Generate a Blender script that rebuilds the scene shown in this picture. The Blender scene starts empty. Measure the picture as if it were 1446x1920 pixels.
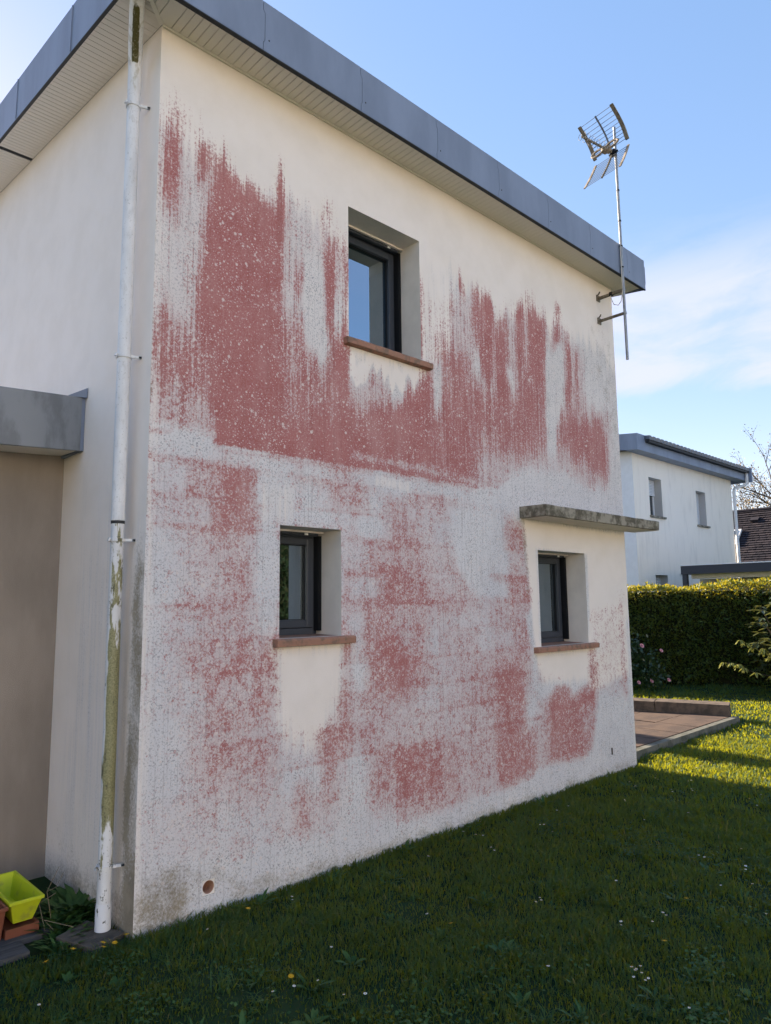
import bpy, math, random
import numpy as np
from mathutils import Vector, Matrix
random.seed(7); RNG = np.random.default_rng(11)
S = bpy.context.scene
C = S.collection

# ------------------------------------------------------------------ camera
CAM = Vector((-1.799, -3.886, 1.8)); YAW, PITCH, ROLL = 0.7626, 0.12857, -0.01142
fw = Vector((math.sin(YAW)*math.cos(PITCH), math.cos(YAW)*math.cos(PITCH), math.sin(PITCH)))
rt = Vector((math.cos(YAW), -math.sin(YAW), 0)); up = rt.cross(fw)
r2 = math.cos(ROLL)*rt+math.sin(ROLL)*up; u2 = -math.sin(ROLL)*rt+math.cos(ROLL)*up
cd = bpy.data.cameras.new('camera'); cam = bpy.data.objects.new('camera', cd); C.objects.link(cam)
M = Matrix((r2, u2, -fw)).transposed().to_4x4(); M.translation = CAM; cam.matrix_world = M
cd.sensor_fit = 'VERTICAL'; cd.sensor_height = 36; cd.lens = 24.84; cd.clip_start = .05; cd.clip_end = 1500
S.camera = cam
# ------------------------------------------------------------------ light
SUN_EL = math.radians(22); SKY = 0.15; EXPO = 1.93
w = bpy.data.worlds.new('World'); S.world = w; w.use_nodes = True
nt = w.node_tree; nt.nodes.clear()
def N(t, ty, **k):
    n = t.nodes.new(ty)
    for a, b in k.items():
        if a.startswith('i_'):
            n.inputs[int(a[2:]) if a[2:].isdigit() else a[2:].replace('_', ' ')].default_value = b
        else: setattr(n, a, b)
    return n
def math_(t, op, a, b=None, c=None, clamp=False):
    n = t.nodes.new('ShaderNodeMath'); n.operation = op; n.use_clamp = clamp
    for i, v in enumerate((a, b, c)):
        if v is None: continue
        if isinstance(v, (int, float)): n.inputs[i].default_value = v
        else: t.links.new(v, n.inputs[i])
    return n.outputs[0]
def mixc(t, f, a, b, blend='MIX'):
    n = t.nodes.new('ShaderNodeMix'); n.data_type = 'RGBA'; n.blend_type = blend
    for i, v in ((0, f), (6, a), (7, b)):
        if isinstance(v, (int, float)): n.inputs[i].default_value = v
        elif isinstance(v, tuple): n.inputs[i].default_value = v+(1,) if len(v) == 3 else v
        else: t.links.new(v, n.inputs[i])
    return n.outputs[2]
def sstep(t, v, lo, hi, a=0., b=1.):
    n = t.nodes.new('ShaderNodeMapRange'); n.interpolation_type = 'SMOOTHSTEP'
    t.links.new(v, n.inputs[0])
    for i, x in ((1, lo), (2, hi), (3, a), (4, b)): n.inputs[i].default_value = x
    return n.outputs[0]
def noise(t, vec, scale, detail=2., rough=.5, dist=0.):
    n = t.nodes.new('ShaderNodeTexNoise'); n.inputs['Scale'].default_value = scale
    n.inputs['Detail'].default_value = detail; n.inputs['Roughness'].default_value = rough
    n.inputs['Distortion'].default_value = dist
    if vec is not None: t.links.new(vec, n.inputs['Vector'])
    return n.outputs['Fac']
def vmul(t, vec, s):
    n = t.nodes.new('ShaderNodeVectorMath'); n.operation = 'MULTIPLY'; t.links.new(vec, n.inputs[0]); n.inputs[1].default_value = s
    return n.outputs[0]
sky = N(nt, 'ShaderNodeTexSky', sky_type='NISHITA', sun_disc=False, sun_elevation=SUN_EL, sun_rotation=0.0,
        altitude=50, air_density=1.0, dust_density=.25, ozone_density=1.2)
tc = N(nt, 'ShaderNodeTexCoord')
sep = N(nt, 'ShaderNodeSeparateXYZ'); nt.links.new(tc.outputs['Generated'], sep.inputs[0])
zc = math_(nt, 'MAXIMUM', sep.outputs[2], .06)
cx_ = math_(nt, 'DIVIDE', sep.outputs[0], zc); cy_ = math_(nt, 'DIVIDE', sep.outputs[1], zc)
cv = N(nt, 'ShaderNodeCombineXYZ'); nt.links.new(cx_, cv.inputs[0]); nt.links.new(cy_, cv.inputs[1])
cn = noise(nt, vmul(nt, cv.outputs[0], (.16, .5, 1)), 1.0, 5, .55, .4)
cm = sstep(nt, cn, .47, .72, 0, .55)
gm = N(nt, 'ShaderNodeGamma'); gm.inputs[1].default_value = .50; nt.links.new(sky.outputs[0], gm.inputs[0])
hs = N(nt, 'ShaderNodeHueSaturation'); hs.inputs['Saturation'].default_value = 1.75; nt.links.new(gm.outputs[0], hs.inputs['Color'])
skyc = mixc(nt, 1., hs.outputs[0], (1.16, .965, 1.0), 'MULTIPLY')
skyc = mixc(nt, math_(nt, 'MULTIPLY', cm, .35), skyc, (1.75, 1.7, 2.1))
# bank of thin cirrus low in the east-north-east
dz_ = math_(nt, 'ADD', math_(nt, 'MULTIPLY', sep.outputs[0], .95), math_(nt, 'MULTIPLY', sep.outputs[1], .31))
ba = sstep(nt, dz_, .70, .90)
bn_ = noise(nt, vmul(nt, tc.outputs['Generated'], (3.0, 3.0, 11)), 1.6, 6, .58, .5)
zz_ = math_(nt, 'ADD', sep.outputs[2], math_(nt, 'MULTIPLY', math_(nt, 'SUBTRACT', bn_, .5), .10))
be = math_(nt, 'MULTIPLY', sstep(nt, zz_, .262, .295), sstep(nt, zz_, .47, .38))
bm = math_(nt, 'MULTIPLY', math_(nt, 'MULTIPLY', ba, be), sstep(nt, bn_, .28, .62, .25, .85))
skyc = mixc(nt, bm, skyc, (1.58, 1.62, 2.05))
bg = N(nt, 'ShaderNodeBackground'); bg.inputs[1].default_value = SKY
nt.links.new(skyc, bg.inputs[0])
wo = N(nt, 'ShaderNodeOutputWorld'); nt.links.new(bg.outputs[0], wo.inputs[0])
sd = bpy.data.lights.new('sun', 'SUN'); sd.energy = 5.0; sd.angle = math.radians(.5); sd.color = (1, .85, .66)
so = bpy.data.objects.new('sun', sd); C.objects.link(so)
so.rotation_euler = Vector((-.004, -math.cos(SUN_EL), -math.sin(SUN_EL))).to_track_quat('-Z', 'Y').to_euler(); so.location = (0, 40, 30)
vs = S.view_settings; vs.view_transform = 'Standard'; vs.look = 'None'; vs.exposure = EXPO; vs.gamma = 1; vs.use_curve_mapping = False
try:
    S.cycles.max_bounces = 8; S.cycles.diffuse_bounces = 4; S.cycles.transparent_max_bounces = 8
    S.cycles.use_denoising = True
except Exception: pass

# ------------------------------------------------------------------ mesh helpers
class MB:
    def __init__(s): s.v = []; s.f = []; s.m = []
    def add(s, vs, fs, mi=0):
        o = len(s.v); s.v += [tuple(x) for x in vs]; s.f += [tuple(i+o for i in f) for f in fs]; s.m += [mi]*len(fs); return s
    def box(s, x0, x1, y0, y1, z0, z1, mi=0):
        return s.add([(x0,y0,z0),(x1,y0,z0),(x1,y1,z0),(x0,y1,z0),(x0,y0,z1),(x1,y0,z1),(x1,y1,z1),(x0,y1,z1)],
                     [(3,2,1,0),(4,5,6,7),(0,1,5,4),(1,2,6,5),(2,3,7,6),(3,0,4,7)], mi)
    def hexa(s, p, mi=0):     # 8 points, bottom ring then top ring
        return s.add(p, [(3,2,1,0),(4,5,6,7),(0,1,5,4),(1,2,6,5),(2,3,7,6),(3,0,4,7)], mi)
    def tube(s, pts, r, n=10, cap=True, mi=0):
        pts = [Vector(p) for p in pts]; rr = r if isinstance(r, (list, tuple)) else [r]*len(pts)
        vs = []; fs = []; prev = None
        for i, p in enumerate(pts):
            d = (pts[min(i+1, len(pts)-1)]-pts[max(i-1, 0)])
            if d.length < 1e-9: d = Vector((0, 0, 1))
            d.normalize()
            if prev is None:
                a = Vector((0, 0, 1)) if abs(d.z) < .9 else Vector((1, 0, 0)); u = d.cross(a).normalized()
            else:
                u = (prev-d*prev.dot(d)).normalized()
            prev = u; v = d.cross(u)
            vs += [p+(u*math.cos(2*math.pi*k/n)+v*math.sin(2*math.pi*k/n))*rr[i] for k in range(n)]
        for i in range(len(pts)-1):
            fs += [(i*n+k, i*n+(k+1) % n, (i+1)*n+(k+1) % n, (i+1)*n+k) for k in range(n)]
        if cap: fs += [tuple(range(n-1, -1, -1)), tuple((len(pts)-1)*n+k for k in range(n))]
        return s.add(vs, fs, mi)
    def bar(s, a, b, wx, wz, upv=(0, 0, 1), mi=0):
        a = Vector(a); b = Vector(b); d = (b-a).normalized(); u = d.cross(Vector(upv)).normalized(); v = u.cross(d)
        q = [(-1,-1),(1,-1),(1,1),(-1,1)]
        return s.hexa([a+u*i*wx/2+v*j*wz/2 for i, j in q]+[b+u*i*wx/2+v*j*wz/2 for i, j in q], mi)
    def build(s, name, mat, parent=None, smooth=False, bevel=0.):
        me = bpy.data.meshes.new(name); me.from_pydata(s.v, [], s.f)
        for m_ in (mat if isinstance(mat, (list, tuple)) else [mat]): me.materials.append(m_)
        if any(s.m): me.polygons.foreach_set('material_index', s.m)
        if smooth: me.polygons.foreach_set('use_smooth', [True]*len(s.f))
        me.update()
        o = bpy.data.objects.new(name, me); C.objects.link(o)
        if parent is not None: o.parent = parent
        if bevel:
            b = o.modifiers.new('bevel', 'BEVEL'); b.width = bevel; b.segments = 2; b.limit_method = 'ANGLE'
        if smooth and hasattr(me, 'set_sharp_from_angle'): me.set_sharp_from_angle(angle=math.radians(40))
        return o
def tag(o, label=None, cat=None, group=None, kind=None):
    for k, v in (('label', label), ('category', cat), ('group', group), ('kind', kind)):
        if v: o[k] = v
    return o
def empty(name, loc=(0, 0, 0), label=None, cat=None, group=None):
    o = bpy.data.objects.new(name, None); C.objects.link(o); o.location = loc; o.empty_display_size = .2
    return tag(o, label, cat, group)
def npmesh(name, v, f, mat, parent=None, attr=None):
    me = bpy.data.meshes.new(name); v = np.asarray(v, 'f4'); f = np.asarray(f, 'i4')
    me.vertices.add(len(v)); me.vertices.foreach_set('co', v.ravel())
    k = f.shape[1]; me.loops.add(f.size); me.loops.foreach_set('vertex_index', f.ravel())
    me.polygons.add(len(f)); me.polygons.foreach_set('loop_start', np.arange(len(f), dtype='i4')*k)
    me.update(calc_edges=True); me.validate()
    me.materials.append(mat)
    for nm, a in (attr or {}).items():
        a = np.asarray(a, 'f4')
        if a.ndim == 1:
            t = me.attributes.new(nm, 'FLOAT', 'POINT'); t.data.foreach_set('value', a)
        else:
            t = me.attributes.new(nm, 'FLOAT_COLOR', 'POINT'); t.data.foreach_set('color', np.c_[a, np.ones(len(a))].astype('f4').ravel())
    o = bpy.data.objects.new(name, me); C.objects.link(o)
    if parent is not None: o.parent = parent
    return o
def copyobj(o, parent=None, loc=None):
    c = o.copy(); C.objects.link(c); c.parent = parent
    if loc is not None: c.location = loc
    return c

# ------------------------------------------------------------------ materials
def mat(name, col, rough=.7, spec=.3, metal=0., var=0., vscale=6., bump=0., bscale=60., col2=None, stretch=(1, 1, 1), thr=(.4, .65)):
    m = bpy.data.materials.new(name); m.use_nodes = True; t = m.node_tree; b = t.nodes['Principled BSDF']
    b.inputs['Base Color'].default_value = (*col, 1); b.inputs['Roughness'].default_value = rough
    b.inputs['Metallic'].default_value = metal; b.inputs['Specular IOR Level'].default_value = spec
    tc = N(t, 'ShaderNodeTexCoord'); v = vmul(t, tc.outputs['Object'], stretch)
    if col2 is not None:
        f = sstep(t, noise(t, v, vscale, 6, .6), thr[0], thr[1])
        t.links.new(mixc(t, f, col, col2), b.inputs['Base Color'])
    elif var:
        f = noise(t, v, vscale, 5, .6)
        c2 = tuple(max(0, c*(1-var)) for c in col); c1 = tuple(min(1, c*(1+var)) for c in col)
        t.links.new(mixc(t, sstep(t, f, .3, .7), c2, c1), b.inputs['Base Color'])
    if bump:
        bn = N(t, 'ShaderNodeBump'); bn.inputs['Strength'].default_value = bump; bn.inputs['Distance'].default_value = .01
        t.links.new(noise(t, tc.outputs['Object'], bscale, 4, .6), bn.inputs['Height']); t.links.new(bn.outputs[0], b.inputs['Normal'])
    return m
CREAM = (.89, .805, .735)
def stucco(name, flip=False, side=False):
    """rendered wall: cream paint, weathering, red algae, lichen rosettes, grime; masks come from the 'stain' attribute"""
    m = bpy.data.materials.new(name); m.use_nodes = True; t = m.node_tree; b = t.nodes['Principled BSDF']
    b.inputs['Roughness'].default_value = .92; b.inputs['Specular IOR Level'].default_value = .15
    tc = N(t, 'ShaderNodeTexCoord'); P = tc.outputs['Object']
    at = N(t, 'ShaderNodeAttribute', attribute_name='stain'); sp = N(t, 'ShaderNodeSeparateColor'); t.links.new(at.outputs['Color'], sp.inputs[0])
    mp = N(t, 'ShaderNodeMapping'); mp.inputs['Rotation'].default_value = (.53, .71, .37); mp.inputs['Location'].default_value = (.137, .291, .053); t.links.new(P, mp.inputs['Vector'])
    P0 = P; P = mp.outputs[0]       # turned, so that the noise lattice never lies flush with the wall
    R, G, B = sp.outputs[0], sp.outputs[1], sp.outputs[2]
    fine = noise(t, P, 62, 3, .8); fine2 = noise(t, P, 88, 2, .7); mid = noise(t, P, 7, 4, .6); big = noise(t, P, 1.6, 3, .5)
    of = N(t, 'ShaderNodeVectorMath', operation='ADD'); of.inputs[1].default_value = (.0137, .0171, 0); t.links.new(P0, of.inputs[0]); PV = of.outputs[0]
    sv = vmul(t, PV, (1, 1, .035)); streak = noise(t, sv, 42, 3, .65)
    sv2 = vmul(t, PV, (1, 1, .02)); streak2 = noise(t, sv2, 110, 2, .6)
    # red value: edges follow the streaks where the paint is still sound, speckle where it is weathered
    v = math_(t, 'ADD', R, math_(t, 'MULTIPLY', math_(t, 'SUBTRACT', fine, .5), 1.6))
    v = math_(t, 'ADD', v, math_(t, 'MULTIPLY', math_(t, 'SUBTRACT', mid, .5), .34))
    sxyz = N(t, 'ShaderNodeSeparateXYZ'); t.links.new(P0, sxyz.inputs[0])
    hi_ = sstep(t, sxyz.outputs[2], 2.5, 3.3, .28, 1.)
    stv = math_(t, 'ADD', math_(t, 'MULTIPLY', math_(t, 'SUBTRACT', streak, .5), 1.15), math_(t, 'MULTIPLY', math_(t, 'SUBTRACT', streak2, .5), .7))
    v = math_(t, 'ADD', v, math_(t, 'MULTIPLY', stv, hi_))
    blot = noise(t, P, 19, 3, .65)
    v = math_(t, 'ADD', v, math_(t, 'MULTIPLY', math_(t, 'MULTIPLY', math_(t, 'SUBTRACT', blot, .5), .9), sstep(t, sxyz.outputs[2], 3.4, 2.6, .35, 1.)))
    red = sstep(t, v, .30, .74)
    red = math_(t, 'MULTIPLY', red, sstep(t, R, .02, .16))
    # lichen rosettes
    spots = None
    for sc, lo, hi, th in ((27, .15, .26, .58), (52, .19, .31, .46), (17, .13, .20, .80), (95, .20, .36, .50)):
        vo = N(t, 'ShaderNodeTexVoronoi'); vo.inputs['Scale'].default_value = sc; t.links.new(P, vo.inputs['Vector'])
        rs = N(t, 'ShaderNodeSeparateColor'); t.links.new(vo.outputs['Color'], rs.inputs[0])
        d = math_(t, 'MULTIPLY', math_(t, 'ADD', vo.outputs['Distance'], math_(t, 'MULTIPLY', math_(t, 'SUBTRACT', fine, .5), .10)), math_(t, 'ADD', math_(t, 'MULTIPLY', rs.outputs[1], 1.6), .62))
        k = sstep(t, d, lo, hi, 1, 0)
        prob = math_(t, 'ADD', rs.outputs[0], math_(t, 'MULTIPLY', math_(t, 'SUBTRACT', noise(t, P, 3.1, 4, .65), .5), 2.2))
        k = math_(t, 'MULTIPLY', k, sstep(t, prob, th, th+.06))
        spots = k if spots is None else math_(t, 'MAXIMUM', spots, k)
    spots = math_(t, 'MULTIPLY', spots, sstep(t, G, .5, .9))
    redc = mixc(t, sstep(t, noise(t, P, 5, 4, .6), .3, .7), (.385, .105, .098), (.44, .15, .138))
    redc = mixc(t, math_(t, 'MULTIPLY', sstep(t, fine2, .42, .66), .42), redc, (.56, .33, .305))
    redc = mixc(t, math_(t, 'MULTIPLY', sstep(t, noise(t, vmul(t, PV, (1, 1, .35)), 3.2, 5, .65), .46, .70), .5), redc, (.54, .30, .275))
    redc = mixc(t, math_(t, 'MULTIPLY', sstep(t, streak, .52, .70), .22), redc, (.27, .10, .085))
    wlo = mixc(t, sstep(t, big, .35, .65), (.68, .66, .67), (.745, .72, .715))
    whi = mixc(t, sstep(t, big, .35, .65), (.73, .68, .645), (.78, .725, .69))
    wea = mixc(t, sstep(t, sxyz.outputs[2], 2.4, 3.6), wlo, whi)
    dark = math_(t, 'MULTIPLY', sstep(t, fine2, .53, .63), sstep(t, mid, .25, .7, .40, .92))
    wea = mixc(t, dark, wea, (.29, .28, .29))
    wea = mixc(t, math_(t, 'MULTIPLY', sstep(t, fine, .38, .30), .5), wea, (.84, .79, .77))
    pink = math_(t, 'MULTIPLY', sstep(t, R, .18, .5), .5)
    wea = mixc(t, pink, wea, (.60, .43, .415))
    ds = math_(t, 'MULTIPLY', sstep(t, streak2, .56, .68), .45)
    wea = mixc(t, ds, wea, (.38, .34, .335))
    clean = mixc(t, sstep(t, noise(t, P, 3, 4, .6), .35, .7), CREAM, (.85, .765, .69))
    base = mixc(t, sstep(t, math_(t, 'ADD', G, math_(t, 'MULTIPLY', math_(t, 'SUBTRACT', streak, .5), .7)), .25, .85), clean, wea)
    base = mixc(t, math_(t, 'MULTIPLY', red, .94), base, redc)
    base = mixc(t, math_(t, 'MULTIPLY', spots, .82), base, (.74, .65, .61))
    gn = math_(t, 'ADD', B, math_(t, 'ADD', math_(t, 'MULTIPLY', math_(t, 'SUBTRACT', fine, .5), .9), math_(t, 'MULTIPLY', math_(t, 'SUBTRACT', mid, .5), .9)))
    gr = math_(t, 'MULTIPLY', sstep(t, gn, .25, .85), sstep(t, B, .0, .12))
    base = mixc(t, math_(t, 'MULTIPLY', gr, .85), base, mixc(t, sstep(t, mid, .4, .6), (.18, .14, .08), (.28, .225, .145)))
    t.links.new(base, b.inputs['Base Color'])
    bn = N(t, 'ShaderNodeBump'); bn.inputs['Strength'].default_value = .45; bn.inputs['Distance'].default_value = .006
    h = math_(t, 'ADD', noise(t, P, 210, 3, .7), math_(t, 'MULTIPLY', spots, .25))
    t.links.new(h, bn.inputs['Height']); t.links.new(bn.outputs[0], b.inputs['Normal'])
    return m
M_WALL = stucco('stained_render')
M_CREAM = mat('cream_render', (.83, .74, .67), .9, .15, var=.06, vscale=4, bump=.3, bscale=200)
M_CLEAN = mat('clean_plaster', (.77, .71, .645), .9, .15, var=.05, vscale=5, bump=.2, bscale=180)
M_ZINC = mat('grey_lacquered_metal', (.195, .235, .32), .5, .4, var=.13, vscale=3.0, stretch=(1, 1, .3), bump=.12, bscale=5)
M_DARK = mat('dark_edge', (.03, .032, .036), .6, .3)
M_ROOF = mat('roof_sheet', (.12, .13, .15), .5, .4, var=.1)
M_SOFF = mat('soffit_pvc', (.86, .81, .72), .55, .3, col2=(.78, .72, .63), vscale=3.5, thr=(.4, .8))
M_SOFFD = mat('soffit_pvc_dirty', (.78, .72, .645), .55, .3, col2=(.34, .30, .25), vscale=5, thr=(.48, .85), stretch=(1, 3, 1))
M_FRAME = mat('anthracite_frame', (.045, .052, .066), .35, .4)
M_BLACK = mat('black_rubber', (.012, .013, .015), .5, .2)
M_TERRA = mat('terracotta_sill', (.36, .19, .13), .8, .2, col2=(.22, .145, .105), vscale=14, bump=.4, bscale=70, thr=(.45, .62))
M_CONC = mat('mossy_concrete', (.36, .325, .26), .95, .1, col2=(.13, .115, .085), vscale=12, bump=.9, bscale=55, thr=(.38, .62))
M_TAUPE = mat('taupe_render', (.31, .262, .22), .9, .15, var=.16, vscale=2.4, stretch=(1, 1, .35), bump=.4, bscale=190)
M_GREYMET = mat('galvanised_steel', (.30, .31, .32), .5, .5, metal=.6, var=.15, vscale=20)
M_ANT = mat('weathered_aluminium', (.20, .17, .12), .6, .3, col2=(.11, .09, .06), vscale=22)
M_ANTW = mat('pale_plastic', (.36, .30, .24), .6, .3, col2=(.17, .135, .085), vscale=18)
M_ROD = mat('dull_rods', (.11, .13, .17), .6, .3)
M_CABLE = mat('white_cable', (.62, .58, .52), .6, .3)
M_WHITE = mat('white_paint', (.74, .73, .72), .45, .4, var=.05, vscale=8)
M_BOARD = mat('grey_deck_board', (.105, .10, .10), .85, .15, col2=(.065, .062, .062), vscale=5, stretch=(1, 8, 8), bump=.4, bscale=40)
M_PLANK = mat('weathered_slab', (.13, .11, .09), .9, .12, col2=(.085, .072, .058), vscale=9, stretch=(1, 4, 1), bump=.5, bscale=50)
M_LIME = mat('lime_plastic', (.50, .56, .02), .5, .3, col2=(.34, .36, .05), vscale=16, thr=(.5, .75))
M_BROWN = mat('brown_plastic', (.19, .062, .034), .55, .3, var=.1)
M_TILE = mat('brown_paver', (.115, .078, .058), .85, .2, col2=(.08, .056, .045), vscale=4, bump=.4, bscale=60)
M_KERB = mat('dark_kerb_stone', (.15, .115, .09), .9, .15, col2=(.08, .066, .055), vscale=7, bump=.6, bscale=45)
M_SLATE = mat('slate', (.034, .028, .034), .75, .2, col2=(.024, .021, .027), vscale=1.3)
M_NWALL = mat('pale_render', (.92, .83, .72), .9, .15, col2=(.74, .66, .57), vscale=2.2, stretch=(1.6, 1.6, .35), thr=(.45, .85), bump=.2, bscale=120)
M_NWHITE = mat('white_render', (.80, .80, .82), .9, .15, var=.03)
M_BARK = mat('dark_bark', (.075, .058, .045), .9, .1, var=.2, vscale=10)
M_BUD = mat('tan_buds', (.30, .22, .11), .9, .1)
M_WINW = mat('white_pvc', (.78, .78, .78), .4, .4)
M_CARP = mat('carport_metal', (.045, .05, .065), .5, .3)
M_BEIGE = mat('beige_render', (.42, .37, .30), .9, .15)
def glass(name, refl, tr=(.35, .38, .40), fres=.5):
    m = bpy.data.materials.new(name); m.use_nodes = True; t = m.node_tree; t.nodes.clear()
    a = N(t, 'ShaderNodeBsdfTransparent'); a.inputs[0].default_value = (*tr, 1)
    g = N(t, 'ShaderNodeBsdfGlossy'); g.inputs['Roughness'].default_value = .015; g.inputs[0].default_value = (.70, .86, 1, 1)
    lw = N(t, 'ShaderNodeLayerWeight'); lw.inputs[0].default_value = .35
    f = math_(t, 'ADD', math_(t, 'MULTIPLY', lw.outputs['Fresnel'], fres), refl)
    x = N(t, 'ShaderNodeMixShader'); t.links.new(f, x.inputs[0]); t.links.new(a.outputs[0], x.inputs[1]); t.links.new(g.outputs[0], x.inputs[2])
    o = N(t, 'ShaderNodeOutputMaterial'); t.links.new(x.outputs[0], o.inputs[0]); return m
M_GLASS = glass('window_glass', .42, (.22, .24, .26), .6)
M_CURT = mat('grey_curtain', (.10, .105, .11), .9, .1)
M_ROOM = mat('dark_room', (.02, .02, .02), .9, .1)

def leafmat(name, c1, c2, trans=.35, tcol=(.22, .26, .03), rough=.5, spec=.3, sc=3., straw=None):
    m = bpy.data.materials.new(name); m.use_nodes = True; t = m.node_tree; b = t.nodes['Principled BSDF']
    b.inputs['Roughness'].default_value = rough; b.inputs['Specular IOR Level'].default_value = spec
    at = N(t, 'ShaderNodeAttribute', attribute_name='tint'); tc = N(t, 'ShaderNodeTexCoord')
    f = math_(t, 'ADD', math_(t, 'MULTIPLY', at.outputs['Fac'], .75), math_(t, 'MULTIPLY', math_(t, 'SUBTRACT', noise(t, tc.outputs['Object'], sc, 4, .6), .5), .9), clamp=True)
    c = mixc(t, f, c1, c2)
    if straw: c = mixc(t, sstep(t, at.outputs['Fac'], 1.5, 1.6), c, straw)
    t.links.new(c, b.inputs['Base Color'])
    tr = N(t, 'ShaderNodeBsdfTranslucent'); tr.inputs[0].default_value = (*tcol, 1)
    x = N(t, 'ShaderNodeMixShader'); x.inputs[0].default_value = trans
    o = t.nodes['Material Output']; t.links.new(b.outputs[0], x.inputs[1]); t.links.new(tr.outputs[0], x.inputs[2]); t.links.new(x.outputs[0], o.inputs[0])
    return m
M_GRASS = leafmat('grass_blades', (.006, .038, .019), (.024, .092, .047), .33, (.60, .57, .012), .6, .15, 1.1, (.17, .135, .06))
M_WEED = leafmat('weed_leaves', (.028, .082, .020), (.085, .16, .04), .25, (.14, .2, .03), .5, .3, 9)
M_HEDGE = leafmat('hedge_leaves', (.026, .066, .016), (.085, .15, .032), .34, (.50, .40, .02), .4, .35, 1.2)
M_CAM = leafmat('glossy_leaves', (.018, .045, .016), (.05, .085, .03), .12, (.1, .16, .02), .3, .5, 4)
M_RHO = leafmat('rhododendron_leaves', (.05, .075, .03), (.13, .14, .055), .25, (.2, .2, .05), .4, .4, 4)
M_NEWL = leafmat('new_leaves', (.26, .27, .07), (.36, .35, .10), .3, (.3, .3, .06), .5, .3, 4)
M_DKH = leafmat('dark_conifer', (.008, .016, .006), (.02, .032, .012), .08, (.05, .07, .01), .7, .1, 3)
M_CYP = leafmat('cypress_leaves', (.025, .05, .018), (.05, .08, .03), .2, (.1, .15, .02), .6, .2, 3)
M_PETW = mat('white_petals', (.80, .80, .78), .6, .2)
M_PETY = mat('yellow_petals', (.62, .34, .015), .6, .2)
M_PETP = mat('pink_petals', (.72, .33, .36), .5, .3)

# ------------------------------------------------------------------ ground
def soil():
    m = bpy.data.materials.new('lawn_floor'); m.use_nodes = True; t = m.node_tree; b = t.nodes['Principled BSDF']
    b.inputs['Roughness'].default_value = .95; b.inputs['Specular IOR Level'].default_value = .1
    tc = N(t, 'ShaderNodeTexCoord'); P = tc.outputs['Object']
    c = mixc(t, sstep(t, noise(t, P, .9, 5, .6), .35, .7), (.012, .035, .012), (.03, .055, .02))
    c = mixc(t, sstep(t, noise(t, P, 60, 3, .7), .45, .65), c, (.035, .04, .015)); t.links.new(c, b.inputs['Base Color'])
    return m
g = MB(); g.add([(-400,-400,0),(500,-400,0),(500,500,0),(-400,500,0)], [(0,1,2,3)])
tag(g.build('lawn', soil()), kind='structure')

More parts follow.
